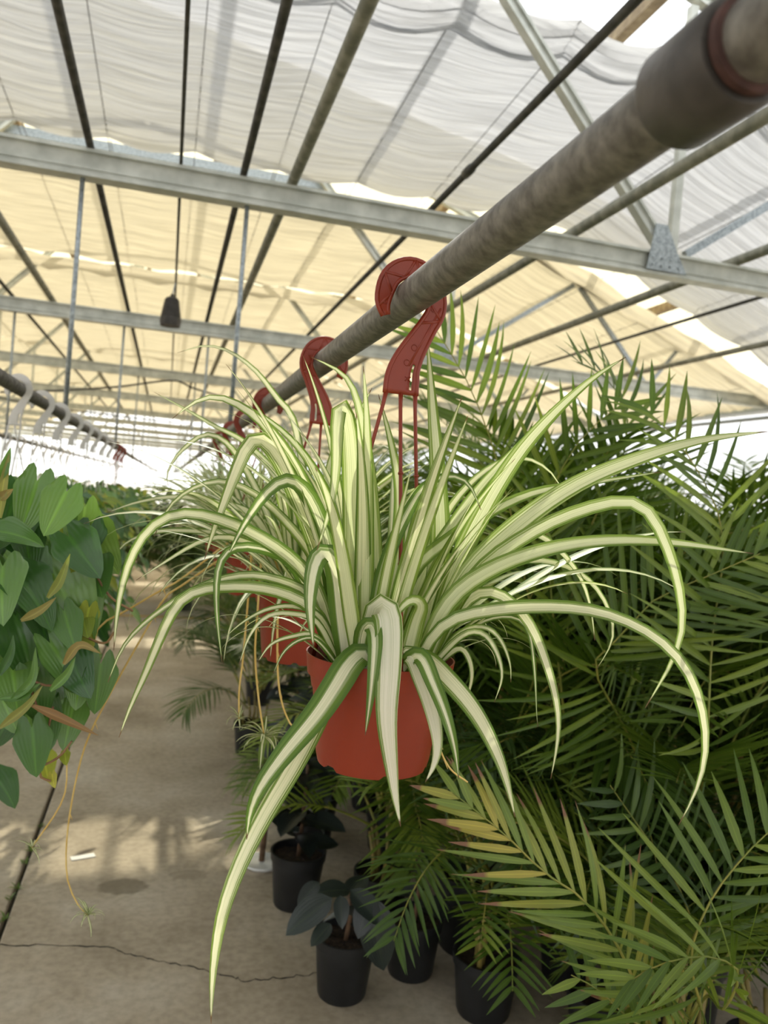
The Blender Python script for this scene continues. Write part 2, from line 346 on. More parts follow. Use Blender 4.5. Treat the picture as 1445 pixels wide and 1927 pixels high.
def wall(name, a, b, z0, z1, mat, label):
    """milky corrugated sheet wall from a to b (x, y), with posts and rails"""
    a, b = Vector((a[0], a[1], 0)), Vector((b[0], b[1], 0)); L_ = (b - a).length; t = (b - a) / L_; nrm = Vector((-t.y, t.x, 0))
    n = int(L_ / .09); v = []; f = []
    for i in range(n + 1):
        p = a + t * (L_ * i / n) + nrm * (.012 * math.cos(math.pi * i))
        v += [p + Vector((0, 0, z0)), p + Vector((0, 0, z1(p.x) if callable(z1) else z1))]
    for i in range(n): f.append((2 * i, 2 * i + 2, 2 * i + 3, 2 * i + 1))
    o = link(name, mesh(name, v, f), None, mat, False); tag(o, label, None, kind='structure')
    k = max(2, int(L_ / 4.2)); hz = z1 if not callable(z1) else 3.0
    for i in range(k + 1):
        p = a + t * (L_ * i / k); q = MB(); q.tube([p, p + Vector((0, 0, hz))], .04, 8); q.build('post', 'galv', o, True)
    for z in (.9, 1.9, 2.9):
        if z < hz: q = MB(); q.tube([a + Vector((0, 0, z)), b + Vector((0, 0, z))], .025, 6); q.build('rail', 'galv', o, True)
    return o
wall('wall_left', (XL, Y_BACK), (XL, Y_END), .0, 3.0, 'wall_sheet', 'milky corrugated side wall left of the hanging baskets')
wall('wall_right', (XR, Y_BACK), (XR, Y_END), .0, 3.0, 'wall_sheet', 'milky corrugated side wall behind the palms')
wall('wall_end', (XL, Y_END), (XR, Y_END), .0, roof_z, 'wall_sheet', 'bright milky end wall at the far end of the aisle')
wall('wall_back', (XL, Y_BACK), (XR, Y_BACK), .0, roof_z, 'wall_sheet', 'milky end wall behind the viewer')
g = MB().box((-120, -120, -.6), (120, 160, -.26)).build('ground', 'joint2'); tag(g, 'bare ground outside the greenhouse', None, kind='structure')
# roof: two slopes of sheets, clear over the nearest bays and yellowed fibreglass beyond; purlins run along it
rf = MB()
ceil = bpy.data.objects.new('ceiling', None); COL.objects.link(ceil); tag(ceil, 'pitched greenhouse roof of clear and yellowed sheets above the shade cloth', None, kind='structure')
def roof_sheet(x0, x1, y0, y1, mat):
    n = max(2, int(abs(x1 - x0) / .6)); v = []; f = []
    for i in range(n + 1):
        x = x0 + (x1 - x0) * i / n
        v += [(x, y0, roof_z(x) + .08), (x, y1, roof_z(x) + .08)]
    for i in range(n): f.append((2 * i, 2 * i + 1, 2 * i + 3, 2 * i + 2))
    link('roof_sheet', mesh('roof_sheet', v, f), ceil, mat, False)
edges = [Y_BACK] + [t for t in TR if t > Y_BACK] + [Y_END]
for y0, y1 in zip(edges, edges[1:]):
    for x0, x1 in ((XL - .2, XC), (XC, XR + .2)):
        if y0 < 8 < y1 + .1: roof_sheet(x0, x1, y0, y1 - 1.2, 'roof_clear'); roof_sheet(x0, x1, y1 - 1.18, y1, 'roof_yellow')
        else: roof_sheet(x0, x1, y0, y1, 'roof_clear' if y1 < 8 else 'roof_yellow')
for x in (-6.3, -4.9, -3.5, -2.1, -.75, .35, 1.7, 3.1, 4.5, 5.9):
    MB().box((x - .045, Y_BACK, roof_z(x) - .05), (x + .045, Y_END, roof_z(x) + .05)).build('purlin', 'timber', ceil)
for s, x in ((0, XL), (1, XR)):
    g = MB(); g.box((x - .12, Y_BACK, 2.98), (x + .12, Y_END, 3.16)); tag(g.build('trim_%d' % (s + 1), 'galv'), 'galvanised gutter along the %s wall' % ('left', 'right')[s], None, kind='structure')

# ------------------------------------------------------------------ roof trusses
ORD = ['nearest', 'second', 'third', 'fourth', 'fifth', 'sixth', 'seventh', 'eighth', 'ninth', 'tenth']
def channel(mb, a, b, h=.13, wy=.09):
    """I-shaped chord between two points (x, z) at local y 0"""
    a, b = Vector((a[0], 0, a[1])), Vector((b[0], 0, b[1])); t = (b - a).normalized(); n = Vector((-t.z, 0, t.x))
    if n.z < 0: n = -n
    mb.bar(a + n * (h - .008), b + n * (h - .008), wy, .016); mb.bar(a + n * .008, b + n * .008, wy, .016)
    mb.bar(a + n * h / 2, b + n * h / 2, wy * .45, h - .03); mb.bar(a + n * h * .34, b + n * h * .34, wy * .62, .012)
def truss(y, label):
    t = thing('roof_truss', (0, y, 3.0), label, 'truss', 'roof trusses along the aisle')
    Z = lambda z: z - 3.0
    b = MB(); channel(b, (XL, Z(3.0)), (XR, Z(3.0)), .14, .10); b.build('bottom_chord', 'alu', t)
    for s in (-1, 1):
        X = lambda x: XC + s * x
        b = MB(); channel(b, (X(0), Z(5.86)), (X(7.5), Z(3.12)), .08, .07); b.build('rafter', 'alu', t)
        b = MB(); channel(b, (X(3.02), Z(3.16)), (X(.95), Z(5.43)), .07, .07); b.build('diagonal_strut', 'alu', t)
        b = MB(); b.bar((X(3.12), 0, Z(3.14)), (X(3.12), 0, Z(4.68)), .05, .05); b.build('upright', 'alu', t)
        b = MB(); b.bar((X(3.25), .05, Z(3.18)), (X(4.62), .05, Z(4.15)), .04, .05); b.build('diagonal_brace', 'galv', t)
        b = MB(); b.bar((X(4.7), .05, Z(4.14)), (X(5.65), .05, Z(3.14)), .04, .05); b.build('diagonal_brace', 'galv', t)
        b = MB(); b.bar((X(5.75), .05, Z(3.14)), (X(6.1), .05, Z(3.6)), .03, .04); b.build('diagonal_brace', 'galv', t)
        # gusset plate: trapezium with bolt heads
        o2 = []; pl = [(2.92, 3.02), (3.2, 3.02), (3.12, 3.15), (3.04, 3.30), (2.96, 3.30)]
        gm = MB(); k = len(pl)
        v = [(X(x), yy, Z(z)) for yy in (-.062, -.054) for x, z in pl]
        gm.add(v, [tuple(range(k)), tuple(range(2 * k - 1, k - 1, -1))] + [(i, (i + 1) % k, k + (i + 1) % k, k + i) for i in range(k)])
        g = gm.build('gusset_plate', 'galv', t)
        if y < 10:
            for i in range(4):
                for j in range(2):
                    q = MB(); c = Vector((X(2.96 + .06 * i), -.062, Z(3.05 + .045 * j))); q.tube([c, c - Vector((0, .008, 0))], .008, 6); q.build('bolt', 'galv', g)
    b = MB(); b.bar((XC - 1.65, .09, Z(4.78)), (XC + 1.65, .09, Z(4.78)), .05, .09); b.build('collar_tie', 'galv', t)
    return t
DESC = {0: 'roof truss with bolted gusset plate crossing just above the hanging spider plants'}
for k, y in enumerate(TR):
    if y < 0: truss(y, 'aluminium roof truss behind the viewer, %s' % ('farthest back' if k == 0 else 'nearer one'))
    elif k == 1: truss(y, 'aluminium roof truss directly overhead of the viewer')
    else:
        i = k - 2; truss(y, 'nearest roof truss, bolted gusset plate, crossing above the hanging spider plants' if i == 0 else '%s roof truss from the camera, crossing the aisle behind the dark hanging motor' % ORD[i] if i == 1 else '%s roof truss from the camera, crossing the aisle' % ORD[i])

# ------------------------------------------------------------------ shade curtains
def cz(x, z):                                             # flat middle, sides falling with the roof
    e = max(0, abs(x - XC) - 3.75); return z - .41 * e
def curtain(y0, y1, z0, z1, mat, label, dy, dx, amp, bunch):
    xs = np.arange(XL + .1, XR - .05, dx); ys = np.arange(y0, y1 + .001, dy)
    ncy = int((y1 - y0) / .05) + 3; nx = int((XR - XL) / .45) + 3
    G = RNG.normal(0, 1, (ncy, nx)); G2 = RNG.normal(0, 1, (int((y1 - y0) / .35) + 3, nx))
    def samp(g, fy, fx):
        iy = int(fy); ix = int(fx); a, b = fy - iy, fx - ix; a = a * a * (3 - 2 * a); b = b * b * (3 - 2 * b)
        return (g[iy, ix] * (1 - a) + g[iy + 1, ix] * a) * (1 - b) + (g[iy, ix + 1] * (1 - a) + g[iy + 1, ix + 1] * a) * b
    v = []; f = []; nX = len(xs)
    for y in ys:
        t = (y - y0) / (y1 - y0)
        for x in xs:
            fr = ((x - .02) / .75) % 1
            sag = .05 * math.sin(math.pi * fr)
            yy = y + sag * .6 * (1 if t > .02 else 1.5)
            z = cz(x, z0 + (z1 - z0) * t) - sag * .75 + amp * samp(G, (y - y0) / .05, (x - XL) / .45) + amp * 1.3 * samp(G2, (y - y0) / .35, (x - XL) / .45)
            if t * (y1 - y0) < bunch: z -= .10 * math.sin(math.pi * t * (y1 - y0) / bunch) * (1.0 + .5 * math.sin(fr * math.pi)) - .02 * math.sin(60 * t * (y1 - y0) / bunch)
            if y1 - y < .12: z -= .02 * math.sin(math.pi * (y1 - y) / .12) * (1 + math.sin(math.pi * fr))
            v.append((x, yy - y0, z - z0))
    for i in range(len(ys) - 1):
        for j in range(nX - 1): a = i * nX + j; f.append((a, a + 1, a + nX + 1, a + nX))
    o = link('shade_curtain', mesh('shade_curtain', v, f), None, mat); o.location = (0, y0, z0); tag(o, label, 'shade curtain', 'shade curtains hung under the roof')
    k = 0
    for i in range(-10, 10):
        x = .02 + .75 * i
        if XL + .2 < x < XR - .2:
            q = MB(); q.tube([(x, -.3, cz(x, z0) - z0 - .012), (x, y1 - y0 + .3, cz(x, z1) - z0 - .012)], .0035, 5); q.build('support_wire', 'pipe_dark', o)
    return o
curtain(-4.2, -.55, 4.8, 4.45, 'cloth', 'white shade curtain behind the viewer', .05, .25, .006, .3)
curtain(-.3, 3.5, 4.8, 4.45, 'cloth', 'white shade curtain directly over the viewer', .05, .25, .006, .3)
curtain(4.72, 7.66, 4.58, 4.45, 'cloth', 'ruffled white shade curtain, nearest and brightest, above the hanging spider plants', .016, .125, .0075, .35)
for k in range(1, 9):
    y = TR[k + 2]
    curtain(y - .45, y + 4.2 - 1.02, 4.55, 4.45, 'cloth2', 'shade curtain with yellow roof light painted in, between the %s and %s roof trusses' % (ORD[k], ORD[k + 1]), .032 if k < 3 else .08, .25, .0075, .25)

# ------------------------------------------------------------------ pipes that run the length of the house
def long_pipe(name, x, z, r, mat, label, cat='pipe', joints=(), y0=Y_BACK + .1, y1=Y_END - .1, n=12):
    o = thing(name, (x, y0, z), label, cat, 'lengthwise pipes on the trusses')
    b = MB(); b.tube([(0, 0, 0), (0, y1 - y0, 0)], r, n); b.build('tube', mat, o, True)
    for j in joints:
        b = MB(); b.lathe([(r, -.05), (r * 1.35, -.045), (r * 1.4, 0), (r * 1.35, .045), (r, .05)], n); q = b.build('coupling', mat, o, True)
        q.rotation_euler = (math.pi / 2, 0, 0); q.location = (0, j - y0, 0)
    return o
ZP = 3.14
long_pipe('heating_pipe', -.508, ZP + .024, .020, 'pipe_dark', 'dark lengthwise pipe on the trusses above the left basket row', joints=(4.75,))
long_pipe('drive_cable', -.055, ZP + .012, .009, 'pipe_dark', 'thin dark lengthwise rod that carries the ribbed motor', 'rod')
long_pipe('heating_pipe', .272, ZP + .024, .020, 'pipe_dark', 'dark lengthwise pipe right above the spider plant row, left of a pale pipe', joints=(4.72,))
long_pipe('support_pipe', .538, ZP + .03, .030, 'pipe_pale', 'thick pale grey lengthwise pipe, middle of the roof view')
long_pipe('heating_pipe', 1.339, ZP + .02, .018, 'pipe_dark', 'dark diagonal-looking pipe with a coupling, seen over the white curtain', joints=(3.9,))
long_pipe('support_pipe', 2.241, ZP + .035, .032, 'pipe_pale', 'thick pale pipe at the right under the nearest gusset plate')
long_pipe('support_pipe', 3.372, ZP + .03, .032, 'pipe_pale', 'pale pipe just right of the gusset plates')
long_pipe('support_pipe', -1.233, ZP + .03, .030, 'pipe_pale', 'thick pale pipe at the left edge of the roof')
long_pipe('heating_pipe', -1.6, ZP + .02, .018, 'pipe_dark', 'dark thin pipe at the far left, left of a thick pale one')
long_pipe('heating_pipe', 4.033, ZP + .02, .014, 'pipe_dark', 'thin dark pipe low over the palms at the right')
long_pipe('support_pipe', 5.153, ZP + .03, .028, 'pipe_pale', 'rightmost pale pipe, over the back palms')

PX, PZ, PR = .305, 1.776, .024                             # the pipe that carries the spider plants
mp_ = thing('hanging_pipe', (PX, -.6, PZ), 'weathered galvanised pipe with a fat coupling, carrying the spider plants', 'pipe')
b = MB(); b.tube([(0, 0, 0), (0, 1.03, 0)], PR * 1.02, 28); b.tube([(0, 1.03, 0), (0, Y_END - 1, 0)], PR, 28); shade_auto(b.build('tube', 'galv_pipe', mp_))
b = MB(); b.lathe([(PR, -.034), (.0315, -.034), (.0335, -.030), (.0335, .030), (.0315, .034), (PR, .034)], 32); q = b.build('coupling', 'coupling', mp_); shade_auto(q); q.rotation_euler = (math.pi / 2, 0, 0); q.location = (0, 1.045, 0)
b = MB(); b.lathe([(PR, -.004), (.0285, -.003), (.0285, .003), (PR, .004)], 32); q = b.build('rust_ring', 'rust', mp_); shade_auto(q); q.rotation_euler = (math.pi / 2, 0, 0); q.location = (0, 1.006, 0)
LX = -.535
lp = thing('hanging_pipe', (LX, -.6, PZ), 'galvanised pipe along the left of the aisle with white hooks over it', 'pipe'); b = MB(); b.tube([(0, 0, 0), (0, Y_END - 1, 0)], PR, 16); b.build('tube', 'galv_pipe', lp, True)
for yy in (4.5, 8.7, 12.9):
    b = MB(); b.lathe([(PR, -.05), (.032, -.045), (.032, .045), (PR, .05)], 16); q = b.build('coupling', 'galv_pipe', lp, True); q.rotation_euler = (math.pi / 2, 0, 0); q.location = (0, yy + .6, 0)
FX = -1.56
fp = thing('hanging_pipe', (FX, -.6, PZ), 'far-left galvanised pipe with white wire hangers beyond the heart-leaf baskets', 'pipe'); b = MB(); b.tube([(0, 0, 0), (0, Y_END - 1, 0)], .02, 10); b.build('tube', 'galv_pipe', fp, True)
# drop rods from each truss to the hanging pipes
NM = {PX: 'spider plant pipe', LX: 'left basket pipe', FX: 'far-left pipe'}
for k, y in enumerate(TR):
    if y < 4: continue
    for x in (PX, LX, FX):
        o = thing('drop_rod', (x, y, PZ), 'galvanised drop rod from the %s truss to the %s' % (ORD[k - 2], NM[x]), 'rod', 'drop rods')
        b = MB(); b.tube([(0, 0, .02), (0, 0, 3.0 - PZ)], .0125, 8); b.build('rod', 'galv', o, True)
        b = MB(); b.lathe([(.0255, -.012), (.031, -.012), (.031, .012), (.0255, .012)], 16); q = b.build('clamp', 'galv', o, True); q.rotation_euler = (math.pi / 2, 0, 0)

# dark ribbed motor hanging on the thin rod
wm = thing('curtain_motor', (-.075, 7.15, 2.78), 'dark ribbed motor housing hanging below the thin roof rod', 'motor')
pf = [(0, 0), (.082, 0), (.088, .03), (.088, .055)]
for i in range(7): z = .06 + i * .024; r = .086 - .004 * i; pf += [(r, z), (r, z + .014), (r - .008, z + .016), (r - .008, z + .022)]
pf += [(.05, .235), (.018, .25), (.012, .27), (0, .27)]
b = MB(); b.lathe(pf, 20); shade_auto(b.build('housing', 'motor', wm))
b = MB(); b.tube([(0, 0, .26), (.02, 0, .39)], .006, 6); b.build('hanger', 'galv', wm)
for pts_, lab in (([(0, 738, 9), (110, 735, 9), (220, 728, 9), (325, 716, 9), (362, 730, 9), (430, 750, 9.2)], 'black hose sagging across the aisle below the second truss'),
                  ([(-20, 745, 12), (105, 768, 12), (160, 775, 12), (240, 785, 12), (330, 795, 12)], 'black hose strung lower, far down the aisle')):
    P = [at(x, y, Y=Y) for x, y, Y in pts_]; o = P[0].copy(); b = MB(); b.tube([p - o for p in spline(P, 30)], .011, 6); h = b.build('irrigation_hose', 'hose', None, True); h.location = o; tag(h, lab, 'hose')

# ------------------------------------------------------------------ pots, hooks, wires
def pot_mesh(r=.1, h=.145, n=72, rb=.74):
    b = MB()
    prof = [(0, -h + .006), (r * rb - .006, -h + .006), (r * rb - .004, -h), (r * rb, -h), (r * rb + .003, -h + .012), (r * .905, -.029), (r * .915, -.0285), (r * .968, -.0275), (r * 1.0, -.003), (r * 1.005, 0), (r * .985, 0), (r * .975, -.004), (r * .93, -.03), (r * .9, -.045)]
    def zf(i, a, z):
        if i in (2, 3): return z + (.005 if (math.degrees(a) % 60) < 12 else 0)
        return z
    b.lathe(prof, n, zfun=zf); return mesh('pot', b.v, b.f)
POT = pot_mesh()
def hook_mesh(detail=True):
    """flat moulded hook in the x-z plane round a pipe at the origin, with slot; solidified later"""
    path = [(-.036, -.030, .008), (-.041, -.015, .018), (-.0395, .004, .023), (-.031, .025, .024), (-.012, .0385, .024), (.010, .0385, .024), (.029, .025, .024), (.0385, .004, .024), (.038, -.016, .024), (.028, -.036, .024), (.016, -.058, .028), (.005, -.080, .033), (-.002, -.100, .039), (-.004, -.118, .046), (-.004, -.134, .047)]
    P = spline([(x, 0, z) for x, z, _ in path], 44); W = np.interp(np.linspace(0, 1, 45), np.linspace(0, 1, len(path)), [p[2] for p in path])
    C = [-.5, -.40, -.18, .05, .24, .34, .42, .5]; v = []; f = []; ribs = MB()
    for i, p in enumerate(P):
        t = (P[min(i + 1, 44)] - P[max(i - 1, 0)]).normalized(); s = Vector((t.z, 0, -t.x))
        for c in C: v.append(p - s * c * W[i])
    nc = len(C)
    for i in range(44):
        for c in range(nc - 1):
            if detail and 37 <= i < 43 and c == 4: continue
            a = i * nc + c; f.append((a, a + 1, a + nc + 1, a + nc))
    me = mesh('hook', v, f); L_ = [Vector(v[i * nc]) for i in range(45)]; R_ = [Vector(v[i * nc + nc - 1]) for i in range(45)]
    return me, L_, R_, P
HOOK, HL, HR, HP = hook_mesh()
def ridge_mesh():
    b = MB(); b.tube([p for p in HL], .0034, 6); b.tube([p for p in HR], .0034, 6)
    for i in range(2, 28, 3): a, c = (HL[i], HR[min(i + 3, 44)]) if (i // 3) % 2 else (HR[i], HL[min(i + 3, 44)]); b.tube([a, c], .0032, 5)
    b.tube([HP[24] + Vector((.006, 0, 0)), HP[38] + Vector((.004, 0, 0))], .0026, 5)
    b.tube([HL[44], HL[44] + Vector((.012, 0, .006)), HL[44].lerp(HR[44], .5)], .0018, 5); b.tube([HR[44], HR[44] + Vector((-.012, 0, .006)), HL[44].lerp(HR[44], .5)], .0018, 5)
    return mesh('moulded_ridge', b.v, b.f)
RIDGE = ridge_mesh()
def mark_mesh():
    b = MB(); F_ = -.0019
    for x, z, r in ((.010, -.068, .0042), (.001, -.090, .0042), (.034, -.012, .003), (-.037, -.012, .003)):
        b.tube([(x + r * math.cos(a * math.pi / 6), F_, z + r * math.sin(a * math.pi / 6)) for a in range(13)], .0007, 4, False)
    for s in (-1, 1): b.tube([(.004 - .004, F_, -.112 - s * .003), (.004 + .004, F_, -.112 + s * .003)], .0008, 4)
    return mesh('moulded_mark', b.v, b.f)
MARK = mark_mesh()
for me, mt in ((HOOK, 'plastic_hook'), (RIDGE, 'plastic_hook'), (MARK, 'plastic_hook'), (POT, 'plastic_red')): me.materials.append(M[mt])
HOOK_W = HOOK.copy(); HOOK_W.materials.clear(); HOOK_W.materials.append(M['plastic_white'])
def hanger(parent, loc, rim, r, mat='red', flip=1, detail=True, yaw=0, wires=(250, 10, 130)):
    """hook over the pipe at loc (relative to the parent) with three wires down to the pot rim at height rim"""
    h = link('hanger', HOOK if mat == 'red' else HOOK_W, parent); h.location = loc; h.scale = (flip, 1, 1); h.rotation_euler = (0, 0, yaw)
    md = h.modifiers.new('thickness', 'SOLIDIFY'); md.thickness = .0034; md.offset = 0
    if detail:
        link('moulded_ridge', RIDGE, h); link('moulded_mark', MARK, h)
    L_ = Vector(loc)
    for k, a in enumerate(wires):
        s = (-.022, 0, .022)[k] * flip - .004 * flip
        p0 = L_ + Vector((s, 0, -.133)); p1 = Vector((r * math.cos(math.radians(a)), r * math.sin(math.radians(a)), rim))
        q0, q1 = p0 - L_, p1 - L_; q0.x *= flip; q1.x *= flip
        b = MB(); b.tube([q0, q0.lerp(q1, .04) + Vector((0, 0, -.004)), q0.lerp(q1, .5), q1 - Vector((0, 0, .0))], [.0034, .0027, .0026, .0030], 6)
        for tt in (.3, .62, .9): c = q0.lerp(q1, tt); b.tube([c - (q1 - q0) * .004, c + (q1 - q0) * .004], .0038, 6)
        b.build('wire', 'plastic_hook' if mat == 'red' else 'plastic_white', h, True)
    return h

# ------------------------------------------------------------------ spider plants
TOCAM = lambda p: (Vector((0, 0, EYE)) - p).normalized()
def add_leaf(root, pts_world, width, mat, up=.45, fold=.28, twist=0, wave=.04, blunt=False, n=26, base=.6, name='leaf', clear=False):
    o = root.location; pts = spline(pts_world, n)
    risen = False
    for i, p in enumerate(pts):                       # a leaf bends over the rim, never through the pot wall
        if not clear: break
        q = p - o; h = Vector((q.x, q.y, 0)); risen = risen or q.z > .008
        rr = .108 - .03 * max(0, min(1, (-q.z - .02) / .13)) + .006
        if risen and -.165 < q.z < .008 and h.length < rr: p += h.normalized() * (rr - h.length) * min(1, max(0, (.008 - q.z) / .012))
    pts = [pts[0], pts[1]] + [(pts[i - 1] + pts[i] * 2 + pts[i + 1]) / 4 for i in range(2, n)] + [pts[n]] if clear else pts
    def face(i, t, tg): return (TOCAM(pts[i]) * (1 - up) + Vector((0, 0, 1)) * up).normalized()
    me = strap([p - o for p in pts], width, face, fold, 5, base, blunt, wave, twist)
    return link(name, me, root, mat)
def grow_leaf(root, base, az, el, length, droop, width, mat, n=20, twist=0, fold=.3, name='leaf', parent=None, cols=5, fine=True):
    p = Vector(base); pts = [p.copy()]; e = el; st = length / n
    for i in range(n):
        t = i / n; e -= droop * (t ** 1.2) * 2.4 / n; e = max(e, -1.45)
        a = az + .15 * math.sin(3 * t)
        p = p + Vector((math.cos(a) * math.cos(e), math.sin(a) * math.cos(e), math.sin(e))) * st; pts.append(p.copy())
    if any(depth_of(q + root.location) < .8 for q in pts): return None
    hz = Vector((math.sin(az), -math.cos(az), 0))
    def face(i, t, tg):
        nm = hz.cross(tg)
        return nm if nm.z > 0 or abs(nm.z) < .2 else nm
    me = strap(pts, width, lambda i, t, tg: tg.cross(hz).normalized() * -1, fold, cols, .62, False, .03, twist)
    return link(name, me, parent or root, mat)
def soil(root, r, z):
    v = [(0, 0, z + .006)]; f = []; n = 28
    for k, rr in enumerate((.35, .7, 1)):
        for i in range(n): a = 2 * math.pi * i / n; v.append((r * rr * math.cos(a), r * rr * math.sin(a), z + random.uniform(-.004, .005)))
    for i in range(n): f.append((0, 1 + i, 1 + (i + 1) % n))
    for k in range(2):
        for i in range(n): f.append((1 + k * n + i, 1 + (k + 1) * n + i, 1 + (k + 1) * n + (i + 1) % n, 1 + k * n + (i + 1) % n))
    return link('soil', mesh('soil', v, f), root, 'soil')
PD = 1.100; RIM1 = at(716, 1232, d=PD)
s1 = thing('hanging_spider_plant', (RIM1.x, RIM1.y, RIM1.z), 'nearest variegated spider plant in terracotta plastic hanging pot, long arching leaves', 'plant', 'spider plants on the hanging pipe')
link('pot', POT, s1, None, False).rotation_euler.z = .4; shade_auto(s1.children[0]); soil(s1, .0925, -.022)
hanger(s1, (PX - s1.location.x, 1.084 - s1.location.y, PZ - s1.location.z), -.012, .096, 'red', 1, True, .12, (150, 262, 35))
